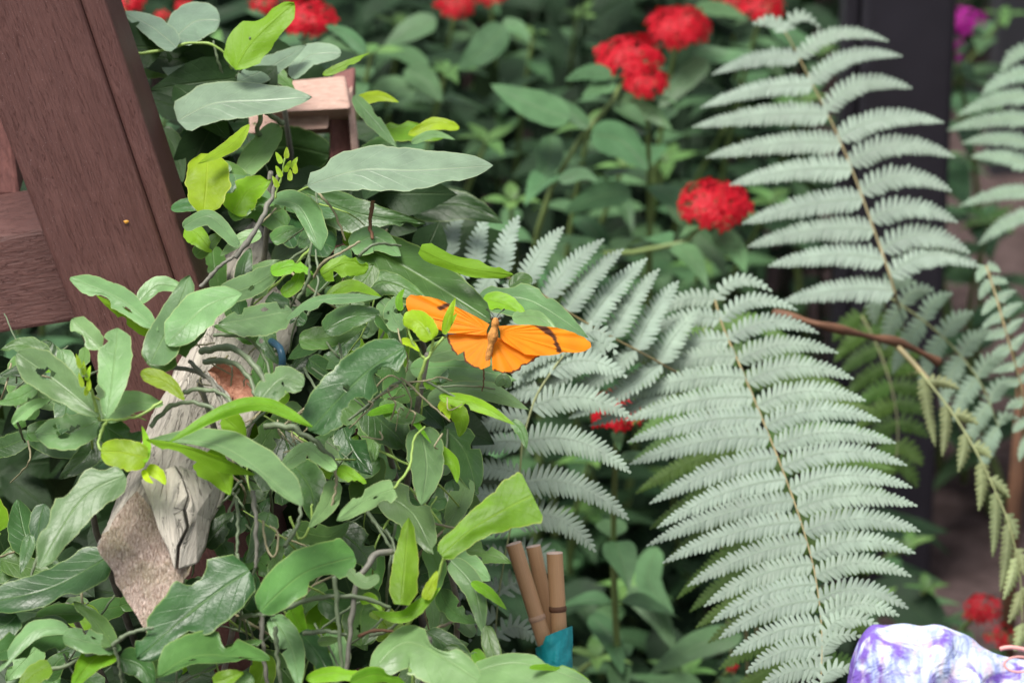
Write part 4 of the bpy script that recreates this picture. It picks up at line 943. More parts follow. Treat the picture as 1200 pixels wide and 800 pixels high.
# ------------------------------------------------------------------ ferns
def pinna(mb, A, T_, hw, bulge, gy, sp=5.7, r=rng, dtip=0., curl=0.):
    """one toothed leaflet from A (x, y, d) to T_ (x, y), built of its lobes"""
    ax, ay, ad = A; tx, ty = T_; Lp = math.hypot(tx - ax, ty - ay)
    if Lp < 6: return
    ux, uy = (tx - ax) / Lp, (ty - ay) / Lp
    px, py = uy, -ux
    if py > 0: px, py = -px, -py            # towards the top of the picture
    n = max(5, int(Lp / sp)); s = K * ad
    def cpt(t):
        b = bulge * 4 * t * (1 - t) * (1.15 - .3 * t)
        return ax + ux * Lp * t + px * b, ay + uy * Lp * t + py * b
    def dep(x, y, t, off=0.): return ad + s * (gy * (ay - y) + off + dtip * t * t)
    # midrib strip
    vs, us = [], []
    for i in range(n + 1):
        t = i / n; x, y = cpt(t); x2, y2 = cpt(min(t + .02, 1)); x1, y1 = cpt(max(t - .02, 0)); l = math.hypot(x2 - x1, y2 - y1)
        qx, qy = (y2 - y1) / l, -(x2 - x1) / l; w = lerp(1.2, .3, t) + hw * .10 * (1 - t)
        for k in (-1, 0, 1): vs.append(P(x + qx * w * k, y + qy * w * k, dep(x, y, t, -.5 if k == 0 else 0))); us.append((t, .5 + k * .04))
    mb.add(vs, [(3 * i + k, 3 * i + k + 1, 3 * i + 4 + k, 3 * i + 3 + k) for i in range(n) for k in (0, 1)], us)
    step = Lp / n
    for i in range(n):
        t = (i + .55) / n
        x, y = cpt(t); x2, y2 = cpt(min(t + .03, 1)); x1, y1 = cpt(max(t - .03, 0)); l = math.hypot(x2 - x1, y2 - y1)
        fx, fy = (x2 - x1) / l, (y2 - y1) / l
        W = hw * min(1, .72 + t * 3) * (1 - t ** 1.8) ** .72 * (1 + r.uniform(-.07, .07))
        if W < .8: continue
        for sd in (-1, 1):
            qx, qy = fy * sd, -fx * sd
            lean = .34 + .35 * t + r.uniform(-.05, .05)
            gx_, gy_ = qx + fx * lean, qy + fy * lean; gl = math.hypot(gx_, gy_); gx_, gy_ = gx_ / gl, gy_ / gl
            ln = W * gl * r.uniform(.94, 1.06)
            tw = r.uniform(-.10, .10); cv = .10 + r.uniform(-.1, .12) + curl
            vs, us = [], []
            for (a, wd) in ((0, .54), (.32, .51), (.66, .43), (.92, .27), (1.03, .06)):
                for k in (-1, 0, 1):
                    X = x + gx_ * ln * a + fx * wd * step * k; Y = y + gy_ * ln * a + fy * wd * step * k
                    off = cv * ln * a * a + tw * k * step + (-.12 * step if k == 0 else 0)
                    vs.append(P(X, Y, dep(X, Y, t, off))); us.append((a, .5 + .5 * k))
            f = [(3 * j + k, 3 * j + k + 1, 3 * j + 4 + k, 3 * j + 3 + k) for j in range(4) for k in (0, 1)]
            q = f[0]
            if (vs[q[1]] - vs[q[0]]).cross(vs[q[2]] - vs[q[0]]).dot(FWD) > 0: f = [z[::-1] for z in f]
            mb.add(vs, f, us)
def fern(label, rach, sides, mat='fern', rr=1.35, gy=.5, rmat='rachis', base=0, group='fern fronds', droop=-8., curl=0., name='fern_frond', sp=5.7, ext=None, wf=1.2):
    """rach: (x, y, d) points; sides: lists (count, half width, bulge, keys of (t, (tip x, tip y)))"""
    b = rach[0] if base == 0 else rach[-1]
    t = thing(name, label, 'fern frond', P(*b), group)
    pts = [P(*p) for p in smooth_pts(rach, 40)]
    s = K * rach[0][2]
    rad = (lambda u: s * rr * lerp(1.15, .45, u)) if base == 0 else (lambda u: s * rr * lerp(.45, 1.15, u))
    if ext:      # the stalk runs on to the ground out of sight
        e = [P(*p) for p in ext]
        ep = smooth_pts([tuple(v) for v in ([P(*b)] + e)], 16)
        tube(MB(), [Vector(v) for v in ep], s * rr * 1.25, 7).build('stalk', M[rmat], t)
    tube(MB(), pts, rad, 7).build('rachis', M[rmat], t)
    r = random.Random(int(rach[0][0]))
    for (n, hw, bul, keys) in sides:
        t0, t1 = keys[0][0], keys[-1][0]
        for i in range(n):
            u = lerp(t0, t1, i / (n - 1)) + r.uniform(-.006, .006); u = min(max(u, 0), 1)
            a = crv(rach, u); tip = lin(keys, u)
            tip = (tip[0] + r.uniform(-3, 3), tip[1] + r.uniform(-3, 3))
            L_ = math.hypot(tip[0] - a[0], tip[1] - a[1])
            mb = MB(); h = lin(hw, u) if isinstance(hw, list) else hw
            pinna(mb, a, tip, min(h, L_ * .3) * wf * r.uniform(.95, 1.05), bul * r.uniform(.8, 1.2), gy + r.uniform(-.12, .12), sp, r, droop + r.uniform(-5, 5), curl)
            if mb.v: mb.build('pinna', M[mat], t)
    return t
fern('big silver-green fern frond in front, hanging tip down, the sharpest and largest',
     [(838, 352, 2.30), (848, 385, 2.275), (868, 430, 2.25), (893, 490, 2.225), (915, 545, 2.205), (935, 600, 2.185), (950, 650, 2.17), (958, 690, 2.16), (963, 740, 2.145), (962, 800, 2.13), (957, 860, 2.115)],
     [(22, [(0, 10), (.2, 13.5), (.8, 13.5), (1, 10)], 9, [(.0, (765, 372)), (.06, (742, 405)), (.12, (724, 440)), (.22, (731, 484)), (.32, (736, 536)), (.4, (772, 610)), (.5, (757, 645)), (.56, (800, 682)), (.63, (827, 713)), (.69, (836, 740)), (.74, (854, 758)), (.79, (863, 781)), (.84, (890, 795)), (.95, (908, 850)), (1, (930, 890))]),
      (21, [(0, 9), (.2, 13.5), (.8, 13.5), (1, 10)], 17, [(.0, (905, 342)), (.09, (955, 385)), (.16, (985, 420)), (.22, (1007, 457)), (.30, (1030, 493)), (.38, (1060, 533)), (.43, (1067, 562)), (.50, (1078, 597)), (.57, (1081, 632)), (.63, (1070, 663)), (.70, (1068, 708)), (.77, (1046, 728)), (.84, (1012, 742)), (.92, (1002, 795)), (1, (985, 870))])],
     ext=[(836, 400, 2.40), (870, 560, 2.50), (900, 900, 2.6)])
fern('green fern frond half hidden directly beneath the big silver one',
     [(820, 370, 2.40), (850, 450, 2.36), (890, 540, 2.33), (915, 620, 2.30), (930, 690, 2.28), (940, 780, 2.26), (940, 850, 2.25)],
     [(15, 12, 8, [(.05, (740, 470)), (.3, (742, 560)), (.5, (790, 690)), (.7, (825, 745)), (1, (880, 870))]),
      (15, 12, 14, [(.05, (930, 400)), (.3, (1040, 500)), (.5, (1065, 610)), (.7, (1060, 690)), (1, (990, 860))])], 'ferng', gy=.5, rmat='rachisg', ext=[(825, 430, 2.48), (870, 900, 2.6)])
fern('tall upright silver-green fern frond against the black post',
     [(920, 38, 2.55), (930, 55, 2.54), (950, 95, 2.51), (973, 140, 2.48), (995, 190, 2.46), (1012, 235, 2.44), (1028, 280, 2.43), (1042, 320, 2.42), (1050, 348, 2.42)],
     [(10, [(0, 9), (.3, 13.5), (1, 15)], 8, [(.0, (884, 30)), (.03, (866, 40)), (.09, (837, 78)), (.22, (822, 129)), (.32, (812, 145)), (.45, (832, 187)), (.58, (868, 236)), (.7, (867, 283)), (.83, (894, 299)), (.97, (915, 352))]),
      (10, [(0, 8), (.3, 13.5), (1, 15)], 17, [(.0, (962, 30)), (.08, (1036, 44)), (.2, (1054, 67)), (.33, (1072, 113)), (.43, (1112, 146)), (.52, (1122, 191)), (.66, (1114, 233)), (.78, (1132, 286)), (.93, (1150, 316))])],
     'fern', gy=.7, base=1, wf=1.12, ext=[(1058, 385, 2.62), (1052, 440, 3.04), (1050, 800, 3.1)])
fern('silver fern frond spreading behind the butterfly, upper pinnae pointing up right',
     [(462, 268, 2.20), (540, 306, 2.20), (590, 323, 2.205), (629, 341, 2.21), (673, 370, 2.215), (717, 395, 2.225), (755, 415, 2.235), (800, 440, 2.25)],
     [(13, [(0, 11), (.4, 14.5), (1, 15)], 5, [(.03, (490, 246)), (.15, (532, 249)), (.24, (558, 254)), (.35, (604, 254)), (.42, (646, 260)), (.50, (698, 279)), (.58, (727, 289)), (.66, (754, 298)), (.75, (772, 317)), (.86, (802, 335)), (1, (850, 400))]),
      (12, [(0, 9), (.4, 12), (1, 12)], -4, [(.08, (440, 345)), (.3, (480, 420)), (.5, (540, 450)), (.68, (590, 462)), (.82, (632, 478)), (1, (690, 500))])],
     'fern', gy=1.0, base=1, wf=1.1, droop=0., ext=[(860, 520, 2.36), (880, 900, 2.5)])
fern('silver fern frond below the butterfly, its right pinnae drooping over red petals',
     [(672, 402, 2.17), (650, 430, 2.165), (630, 461, 2.16), (620, 488, 2.155), (612, 520, 2.15), (609, 555, 2.148), (602, 600, 2.147), (592, 650, 2.146), (583, 710, 2.146), (578, 790, 2.146)],
     [(10, [(0, 12), (.2, 16.5), (.6, 16.5), (1, 12)], 20, [(.0, (724, 418)), (.15, (738, 454)), (.25, (742, 503)), (.36, (737, 570)), (.47, (737, 614)), (.6, (680, 660)), (.75, (640, 705)), (1, (620, 800))]),
      (13, [(0, 11), (.2, 12.5), (1, 11)], 6, [(.0, (610, 440)), (.15, (565, 470)), (.3, (540, 520)), (.5, (532, 580)), (.7, (532, 680)), (1, (540, 800))])],
     'fern', gy=.5, rmat='rachisg', rr=1.4, ext=[(640, 420, 2.27), (560, 540, 2.36), (510, 900, 2.45)])
fern('soft pale fern frond at the right edge, level with the tall upright frond',
     [(1212, 50, 2.72), (1208, 100, 2.70), (1206, 150, 2.68), (1206, 200, 2.66), (1212, 250, 2.65)],
     [(8, 9, 6, [(.05, (1176, 84)), (.22, (1146, 114)), (.38, (1112, 145)), (.48, (1112, 156)), (.6, (1130, 168)), (.75, (1144, 190)), (.88, (1122, 248)), (1, (1150, 290))]),
      (8, 10, 6, [(.0, (1240, 60)), (.3, (1290, 120)), (.7, (1310, 190)), (1, (1290, 280))])], 'fern2', gy=.7, base=1, ext=[(1230, 500, 2.68), (1240, 800, 2.7)])
fern('small pale fern frond right of the brown dead stem',
     [(1032, 342, 2.50), (1060, 360, 2.49), (1090, 382, 2.48), (1120, 410, 2.47), (1150, 450, 2.46), (1170, 500, 2.46)],
     [(8, 11, 8, [(.0, (1072, 330)), (.3, (1120, 345)), (.6, (1165, 395)), (.85, (1190, 440)), (1, (1195, 490))]),
      (8, 11, 4, [(.0, (1025, 380)), (.3, (1045, 440)), (.5, (1100, 470)), (.7, (1118, 490)), (1, (1150, 550))])], 'fern2', gy=.5, rmat='rachisg', ext=[(1042, 380, 2.66), (1045, 440, 3.04), (1045, 800, 3.1)])
fern('narrow grey fern frond hanging at the right edge beside the small pale one',
     [(1156, 312, 2.42), (1168, 350, 2.41), (1182, 400, 2.40), (1196, 450, 2.40), (1208, 510, 2.40)],
     [(11, 6, 2, [(.0, (1146, 330)), (.3, (1152, 385)), (.7, (1172, 450)), (1, (1195, 540))]),
      (11, 6, 2, [(.0, (1172, 318)), (.3, (1196, 355)), (.7, (1215, 430)), (1, (1225, 530))])], 'fern2', gy=.6, sp=3.6, ext=[(1190, 420, 2.5), (1230, 850, 2.7)])
fern('green fern frond with shaded underside hanging below the brown dead stem',
     [(1010, 370, 2.60), (1030, 410, 2.58), (1045, 455, 2.56), (1052, 500, 2.55), (1050, 540, 2.54)],
     [(9, 10, 4, [(.0, (975, 400)), (.3, (985, 450)), (.6, (1002, 500)), (1, (1030, 570))]),
      (9, 10, 4, [(.0, (1050, 375)), (.3, (1085, 425)), (.6, (1092, 480)), (1, (1072, 570))])], 'ferng', gy=.2, rmat='rachisg', ext=[(1030, 400, 2.8), (1040, 450, 3.04), (1040, 800, 3.1)])
fern('limp faded yellow-green frond drooping over the bare soil',
     [(1080, 438, 2.36), (1112, 478, 2.345), (1140, 522, 2.33), (1165, 572, 2.32), (1185, 622, 2.31), (1196, 680, 2.305), (1198, 730, 2.30)],
     [(9, 8, -2, [(.02, (1094, 520)), (.15, (1104, 535)), (.3, (1132, 560)), (.42, (1150, 612)), (.6, (1174, 690)), (.8, (1176, 705)), (1, (1192, 760))]),
      (8, 7, 3, [(.05, (1122, 458)), (.25, (1152, 510)), (.45, (1180, 580)), (.7, (1202, 660)), (1, (1206, 760))])], 'fernold', gy=.2, rmat='rachisg', ext=[(1066, 440, 2.6), (1055, 470, 3.04), (1052, 800, 3.1)], curl=.5)
def dead_stem():
    t = thing('dead_stem', 'bare brown dead stem slanting between the big and the upright fern', 'stem', P(925, 371, 2.38))
    tube(MB(), [P(*p) for p in smooth_pts([(906, 366, 2.39), (930, 372, 2.385), (960, 380, 2.37), (1018, 394, 2.39), (1056, 402, 2.40), (1100, 424, 2.42)], 40)], lambda u: .0022 + .0007 * math.sin(u * 20), 8).build('stem', M['deadstem'], t)
    tube(MB(), [P(*p) for p in smooth_pts([(1048, 402, 2.40), (1070, 425, 2.39), (1090, 448, 2.38)], 10)], .0016, 7).build('twig', M['rachis'], t)
dead_stem()

# ------------------------------------------------------------------ pentas plants
def flower_head(mb, c, rx, n, r, mouth=.3, axis=Vector((0, -.25, 1))):
    """a dome of five-petalled stars"""
    axis = axis.normalized(); e1 = axis.cross(Vector((0, 1, .2))).normalized(); e2 = axis.cross(e1)
    for i in range(n):
        z = 1 - (i + .5) / n * 1.05; a = i * 2.39996 + r.uniform(-.25, .25); q = math.sqrt(max(0, 1 - z * z))
        k = r.uniform(.88, 1.06)
        nr = (e1 * (q * math.cos(a)) + e2 * (q * math.sin(a)) + axis * z)
        p = c + (e1 * (q * math.cos(a)) + e2 * (q * math.sin(a))) * rx * k + axis * (z * rx * .34 * k)
        nr = (nr + axis * .35 + Vector((r.uniform(-.3, .3), r.uniform(-.3, .3), 0))).normalized()
        s1 = nr.cross(Vector((r.uniform(-1, 1), r.uniform(-1, 1), .3))).normalized(); s2 = nr.cross(s1)
        pr = rx * r.uniform(.23, .30) if n > 14 else rx * .42
        for j in range(5):
            b = j * 2 * math.pi / 5 + r.uniform(-.12, .12); d = s1 * math.cos(b) + s2 * math.sin(b); w = nr.cross(d)
            dr = r.uniform(-.05, .3)
            mb.add([p - nr * pr * .15, p + d * pr * .45 + w * pr * .26, p + d * pr * .8 + w * pr * .24 - nr * pr * dr * .5, p + d * pr * 1.08 - nr * pr * dr, p + d * pr * .8 - w * pr * .24 - nr * pr * dr * .5, p + d * pr * .45 - w * pr * .26, p + d * pr * .55 + nr * pr * .05],
                   [(0, 1, 6), (1, 2, 6), (2, 3, 6), (3, 4, 6), (4, 5, 6), (5, 0, 6)], [(0, .5), (.5, 0), (.8, 0), (1, .5), (.8, 1), (.5, 1), (.5, .5)])
        tube(mb, [p - nr * pr * .1, p - nr * rx * .35 - axis * rx * .1], rx * .025, 4, caps=False)
    return mb
def pentas(label, heads, hpx, base=None, nodes=None, px_leaves=(), seed=1, petal='red', lsc=1., name='pentas_plant', cat='pentas plant', group='pentas plants in the bed', lean=0., path=None):
    """heads: (x, y, d, rx px, n) flower heads (n = 0: leafy top); each has its own leafy stem from one root"""
    r = random.Random(seed)
    x0, y0, d0 = heads[0][:3]; top = P(x0, y0, d0)
    root = Vector((top.x + r.uniform(-.04, .04) + lean, top.y + r.uniform(.02, .1), 0)) if base is None else base
    t = thing(name, label, cat, root, group)
    nl = 0
    for hi, h in enumerate(heads):
        x, y, d, rpx, n = h; c = P(x, y, d); s = K * d
        rx = rpx * s
        foot = root + Vector((r.uniform(-.03, .03), r.uniform(-.03, .03), 0))
        pts = []
        dome = rx * .2
        tp = c - Vector((0, 0, dome))
        for i in range(17):
            u = i / 16; p = tp.lerp(foot, u); p.x += .02 * math.sin(u * 3.0) * (1 if hi % 2 else -1); p.y += .035 * math.sin(u * math.pi); pts.append(p)
        if path and hi == 0:
            a = [P(*p) for p in path]; a[0] = tp; a += [a[-1].lerp(foot, k / 5) for k in range(1, 6)]
            pts = [Vector(v) for v in smooth_pts([tuple(v) for v in a], 17)]
        tube(MB(), pts, .0014, 7, r1=.0032).build('stem', M['pstem'], t)
        if n:
            flower_head(MB(), c, rx, n, r).build('flower_head', M[petal], t)
            cm = MB()
            for k in range(12):
                a = k * .5236; e = Vector((math.cos(a), math.sin(a), .55)) * rx * .5
                tube(cm, [tp - Vector((0, 0, rx * .25)), tp + e], .0006, 4)
            cm.build('calyx', M['calyx'], t)
        Lst = (tp - foot).length
        pos = 0.012 if n else 0.0; a0 = r.uniform(0, 3.14); node = 0
        while pos < Lst * .92:
            u = pos / Lst; i = min(int(u * 16), 15); p = pts[i].lerp(pts[i + 1], u * 16 - i)
            k = 4 if (node == 0 and not n) else 2
            sz = lsc * (.020 if (node == 0) else .036 if node == 1 else .050) * r.uniform(.8, 1.2)
            for j in range(k):
                a = a0 + node * 1.57 + j * 2 * math.pi / k + r.uniform(-.3, .3)
                el = r.uniform(.1, .5) if node else r.uniform(.4, .9)
                dv = Vector((math.cos(a), math.sin(a), el))
                up = Vector((-dv.x * .4, -dv.y * .4, 1))
                mb = MB(); leaf3d(mb, p, dv, up, sz, sz * r.uniform(.19, .25), r.uniform(.25, .7), r.uniform(.05, .3), 'lance', 10, 2, r=r)
                if nl < 95: mb.build('leaf', M['pentas_y' if node == 0 and not n else 'pentas'], t); nl += 1
            pos += (.022 if node == 0 else r.uniform(.038, .06)); node += 1
    for (mid, wl, wr, d) in px_leaves:
        leaf_px(t, mid, wl, wr, 'lance', 'pentas', d, gy=r.uniform(.7, 1.3), N=14, Mh=3, wav=.2)
    return t
G2 = 'flowering pentas plants'
pentas('pentas with a twin-lobed red flower head, left of the topmost big red head', [(738, 66, 2.68, 38, 44), (757, 97, 2.66, 27, 32)], 0, seed=11, group=G2, path=[(738, 80, 2.68), (722, 112, 2.66), (700, 140, 2.65), (665, 180, 2.64), (645, 222, 2.64), (632, 262, 2.65), (625, 330, 2.7)],
       px_leaves=[([(668, 140), (620, 122), (574, 99)], 17, 20, 2.62), ([(690, 150), (660, 124), (640, 110)], 9, 10, 2.64), ([(717, 88), (690, 85), (661, 95)], 9, 10, 2.64), ([(722, 100), (700, 104), (681, 114)], 8, 9, 2.64),
                  ([(692, 158), (728, 165), (760, 200)], 20, 22, 2.62), ([(718, 118), (755, 125), (788, 152)], 12, 15, 2.66), ([(645, 158), (645, 185), (630, 216)], 15, 17, 2.64), ([(655, 212), (680, 203), (702, 212)], 8, 9, 2.6)])
pentas('pentas with a tall round red flower head at the top, right of centre', [(795, 30, 2.80, 36, 46)], 0, seed=12, group=G2, px_leaves=[([(830, 70), (800, 95), (770, 130)], 14, 14, 2.8), ([(815, 60), (850, 66), (885, 60)], 10, 9, 2.82)])
pentas('pentas with a red head touching the top of the tall fern frond', [(893, 8, 2.92, 26, 34), (855, 0, 2.98, 20, 24)], 0, seed=13, group=G2, px_leaves=[([(815, 8), (850, 12), (878, 24)], 9, 9, 2.86), ([(905, 25), (930, 45), (960, 50)], 12, 12, 2.9)])
pentas('pentas with a wide flat red head above the big silver fern', [(838, 238, 2.62, 42, 44)], 0, seed=14, group=G2, lean=-.09, path=[(838, 250, 2.62), (822, 272, 2.61), (790, 289, 2.61), (740, 296, 2.62), (690, 306, 2.66), (640, 380, 2.75)],
       px_leaves=[([(836, 270), (862, 290), (874, 320)], 13, 15, 2.62), ([(830, 262), (800, 256), (780, 240)], 10, 10, 2.64), ([(812, 268), (840, 300), (850, 325)], 12, 12, 2.66), ([(740, 225), (700, 230), (660, 250)], 16, 16, 2.7)])
pentas('pentas with a small red head partly hidden by the drooping lower fern', [(724, 480, 2.40, 34, 30)], 0, seed=15, group=G2, lsc=.8)
pentas('pentas with a dim red head at the top edge, second from the pinkish timber', [(535, 6, 3.0, 24, 28), (575, -4, 3.02, 18, 20)], 0, seed=16, group=G2,
       px_leaves=[([(512, 24), (482, 34), (449, 56)], 14, 14, 2.8), ([(592, 30), (570, 55), (536, 82)], 18, 20, 2.78), ([(588, 28), (606, 32), (622, 48)], 9, 8, 2.8), ([(502, 80), (470, 62), (440, 66)], 9, 11, 2.76), ([(474, 82), (500, 96), (518, 120)], 15, 14, 2.74), ([(488, 108), (455, 98), (424, 112)], 12, 10, 2.74)])
pentas('pentas with a large red head above the pale leaves near the pinkish timber', [(358, 20, 2.62, 34, 42), (310, 4, 2.66, 18, 22)], 0, seed=17, group=G2, px_leaves=[([(430, 60), (400, 48), (360, 60)], 10, 10, 2.5), ([(428, 62), (405, 40), (380, 30)], 8, 9, 2.5)])
pentas('pentas with small red heads at the top edge just right of the brown post', [(150, 0, 2.6, 22, 26), (190, 18, 2.66, 10, 10), (215, 6, 2.7, 11, 12)], 0, seed=18, group=G2)
pentas('low pentas with two ragged red heads on the bare soil at lower right', [(1150, 712, 2.66, 22, 12), (1172, 744, 2.62, 20, 16)], 0, seed=19, group=G2, lsc=.7)
pentas('pentas with one tiny red bud cluster right of the bamboo canes', [(675, 683, 2.85, 10, 8)], 0, seed=20, group=G2)
pentas('pentas with one tiny red bud cluster under the tip of the big fern', [(857, 780, 2.5, 8, 7)], 0, seed=21, group=G2,
       px_leaves=[([(870, 745), (820, 755), (760, 790)], 16, 18, 2.5), ([(770, 640), (760, 680), (790, 720)], 16, 16, 2.55), ([(735, 690), (770, 720), (792, 765)], 14, 14, 2.55), ([(690, 720), (715, 745), (730, 790)], 14, 14, 2.5)])
pentas('thin plant with magenta blooms to the right of the black post', [(1132, 24, 3.0, 24, 14), (1118, 50, 2.98, 11, 7), (1117, 66, 2.98, 11, 7)], 0, seed=22, petal='magenta', name='magenta_flower_plant', cat='flower plant', group='magenta flowers')
G3 = 'leafy pentas shoots'
LEAFY = [(435, 62, 2.72, 'leafy pentas shoot with a lime crown just right of the pinkish timber'), (522, 85, 2.8, 'leafy pentas shoot with a pale crown between the timber and the twin red head'), (690, 148, 2.7, 'leafy pentas shoot directly below the twin red head'),
         (570, 165, 2.8, 'leafy pentas shoot behind the tip of the largest pale vine leaf'), (625, 40, 3.0, 'leafy pentas shoot between the dim red head and the twin head'), (730, 195, 2.8, 'leafy pentas shoot above the fern behind the butterfly'), (675, 20, 3.1, 'leafy pentas shoot at top, left of the twin red head'),
         (940, 120, 3.0, 'leafy pentas shoot behind the tall upright fern'), (965, 60, 3.1, 'leafy pentas shoot between the upright fern tip and the black post'), (860, 130, 3.0, 'leafy pentas shoot left of the upright fern'), (780, 190, 2.95, 'leafy pentas shoot between twin red head and wide red head'), (905, 235, 2.9, 'leafy pentas shoot right of the wide flat red head'),
         (600, 235, 2.75, 'leafy pentas shoot above the butterfly'), (470, 30, 3.0, 'leafy pentas shoot behind the lime crown'), (250, 60, 2.75, 'leafy pentas shoot behind the pale vine leaves at top left'), (1140, 120, 3.15, 'leafy pentas shoot beneath the magenta flowers'), (1160, 260, 3.0, 'leafy pentas shoot behind the soft right-edge fern'), (1175, 20, 3.3, 'leafy pentas shoot in front of the thin grey post'),
         (690, 600, 2.75, 'dark leafy shoot right of the folded lime leaf'), (740, 690, 2.7, 'dark leafy shoot in the shade right of the canes'), (700, 770, 2.6, 'dark leafy shoot beside the teal tape'), (800, 790, 2.6, 'dark leafy shoot at the bottom edge between canes and big fern'), (790, 560, 2.8, 'dark leafy shoot left behind the big fern'), (690, 540, 2.7, 'dark leafy shoot under the hidden small red head'),
         (1065, 640, 2.8, 'small leafy shoot on bare soil right of the big fern'), (1085, 690, 2.75, 'small leafy shoot right above the tie-dyed cloth'), (1030, 705, 2.7, 'small leafy shoot by the lower right pinnae of the big fern'), (60, 215, 2.5, 'leafy shoot seen between the brown post and the rail'), (820, 310, 2.85, 'dark leafy shoot between the butterfly fern and the wide red head'), (30, 300, 2.6, 'leafy shoot behind the brown rail')]
for i, (x, y, d, lab) in enumerate(LEAFY): pentas(lab, [(x, y, d, 10, 0)], 0, seed=40 + i, group=G3, name='pentas_shoot', lsc=.75 if d < 2.82 and x > 1000 else 1.05)

# undergrowth filling the bed, leaf colour darkened to stand for shade
def undergrowth():
    mb = MB(); r = random.Random(9); n = 0
    while n < 9500:
        x = r.uniform(-.95, .95); y = r.uniform(2.4, 4.7)
        # the bare patch of soil at the lower right
        c = Vector((x, y)); 
        g = P(1135, 600, GZ(1135, 600))
        if (x > .235 and y < 3.55 and x < .46) or (x - g.x) ** 2 * 1.4 + (y - g.y) ** 2 < .035: continue
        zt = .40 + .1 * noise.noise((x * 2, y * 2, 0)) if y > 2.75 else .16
        if y > 4.0: zt = .75  # taller unseen rows added at the back to block low sky light
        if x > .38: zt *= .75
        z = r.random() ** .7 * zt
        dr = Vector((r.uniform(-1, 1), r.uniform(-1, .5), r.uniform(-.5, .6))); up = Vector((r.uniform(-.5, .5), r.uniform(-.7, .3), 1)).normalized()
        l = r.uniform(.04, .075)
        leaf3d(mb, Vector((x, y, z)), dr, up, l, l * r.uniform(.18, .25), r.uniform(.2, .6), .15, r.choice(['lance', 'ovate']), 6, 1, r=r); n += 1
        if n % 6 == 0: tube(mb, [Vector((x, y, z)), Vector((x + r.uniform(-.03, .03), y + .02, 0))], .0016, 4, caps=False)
    o = mb.build('undergrowth', M['deep']); tag(o, 'dense green leaves, coloured dark as shade, filling the flower bed behind everything', 'undergrowth', None, 'stuff')
undergrowth()

# ------------------------------------------------------------------ bamboo canes and tape
CANES = [((602, 637), (637, 748), 9.4, .78, 'left leaning bamboo cane, longest above the teal tape', 2.085), ((625, 640), (650, 760), 8.8, .9, 'middle bamboo cane, half hidden between the other two', 2.10), ((650, 648), (655, 738), 9.6, .72, 'right upright bamboo cane with a dark ring', 2.088)]
for (a, b, rp, ring, lab, d) in CANES:
    t = thing('bamboo_cane', lab, 'bamboo cane', P(*b, d), 'bamboo canes bound with teal tape')
    A, B = P(*a, d), P(*b, d + .004); s = K * d; dirv = (B - A).normalized(); end = A + dirv * ((B - A).length * 1.35)
    fin = Vector((end.x + .01, end.y + .02, -.03))
    pts = [A.lerp(end, i / 16) for i in range(17)] + [end.lerp(fin, i / 10) for i in range(1, 11)]
    R_ = rp * s
    tube(MB(), pts, R_, 18, caps=False, vs=.3).build('culm', M['bamboo'], t)
    # cut top: a rim and a pith dimple
    e1 = dirv.cross(Vector((0, 1, 0))).normalized(); e2 = dirv.cross(e1); mb = MB(); vs = []; k = 18
    for q, (rr, h) in enumerate(((1., 0), (.97, -.10), (.62, -.06), (.42, .25), (0.05, .3))):
        vs += [A + (e1 * math.cos(6.2832 * i / k) + e2 * math.sin(6.2832 * i / k)) * R_ * rr + dirv * R_ * h for i in range(k)]
    mb.add(vs, [(q * k + i, q * k + (i + 1) % k, (q + 1) * k + (i + 1) % k, (q + 1) * k + i) for q in range(4) for i in range(k)] + [tuple(4 * k + i for i in range(k))]); mb.build('cut_end', M['bamboo_cut'], t)
    c = A.lerp(B, ring); tube(MB(), [c + dirv * R_ * w for w in (-.35, -.18, 0, .18, .35)], lambda u: R_ * (1.02 + .10 * math.sin(u * math.pi)), 18, caps=False).build('node', M['bamboo_node'] if ring != .72 else M['deadstem'], t)
def tape():
    t = MB(); d = 2.092; s = K * d; n = 40; m = 14; vs = []; us = []
    for i in range(m + 1):
        v = i / m
        for k in range(n):
            a = 2 * math.pi * k / n
            cx = lerp(649, 650, v); yt = 742 - 9 * math.cos(a - .1)
            y = lerp(yt, 812, v)
            wx = lerp(21.5, 20, v); wz = 40
            cr = 1 + .10 * noise.noise((k * .5, v * 5, 0)) + .07 * noise.noise((a * 3 + v * 9, v * 3, 4))
            # pulled corner on the left
            X = cx + math.cos(a) * wx * cr; D = d + .003 - math.sin(a) * wz * cr * s
            Y = y + (8 if math.cos(a) < -.5 else 0) * (1 - v)
            vs.append(P(X, Y, D)); us.append((k / n, v))
    t.add(vs, [(i * n + k, i * n + (k + 1) % n, (i + 1) * n + (k + 1) % n, (i + 1) * n + k) for i in range(m) for k in range(n)], us)
    o = t.build('tape_wrap', M['teal']); tag(o, 'crumpled teal tape wound round the three bamboo canes', 'tape')
tape()
def blue_cord():
    pts = [P(*p) for p in smooth_pts([(318, 400, 1.99), (328, 408, 1.98), (331, 424, 1.978), (327, 440, 1.985), (322, 446, 2.02), (318, 450, 2.08), (316, 470, 2.2), (310, 640, 2.35)], 40)]
    o = tube(MB(), pts, .0017, 9).build('blue_cord', M['blue']); tag(o, 'short arc of dark blue cord among the vine leaves over the beam', 'cord')
blue_cord()
def stake():
    c = P(1188, 690, 2.85); o = tube(MB(), [Vector((c.x, c.y, .26)), Vector((c.x - .003, c.y + .004, .12)), Vector((c.x, c.y, -.02))], .005, 9).build('plant_stake', M['deadstem'])
    tag(o, 'dark brown stake standing in soil at the lower right edge', 'stake')
stake()

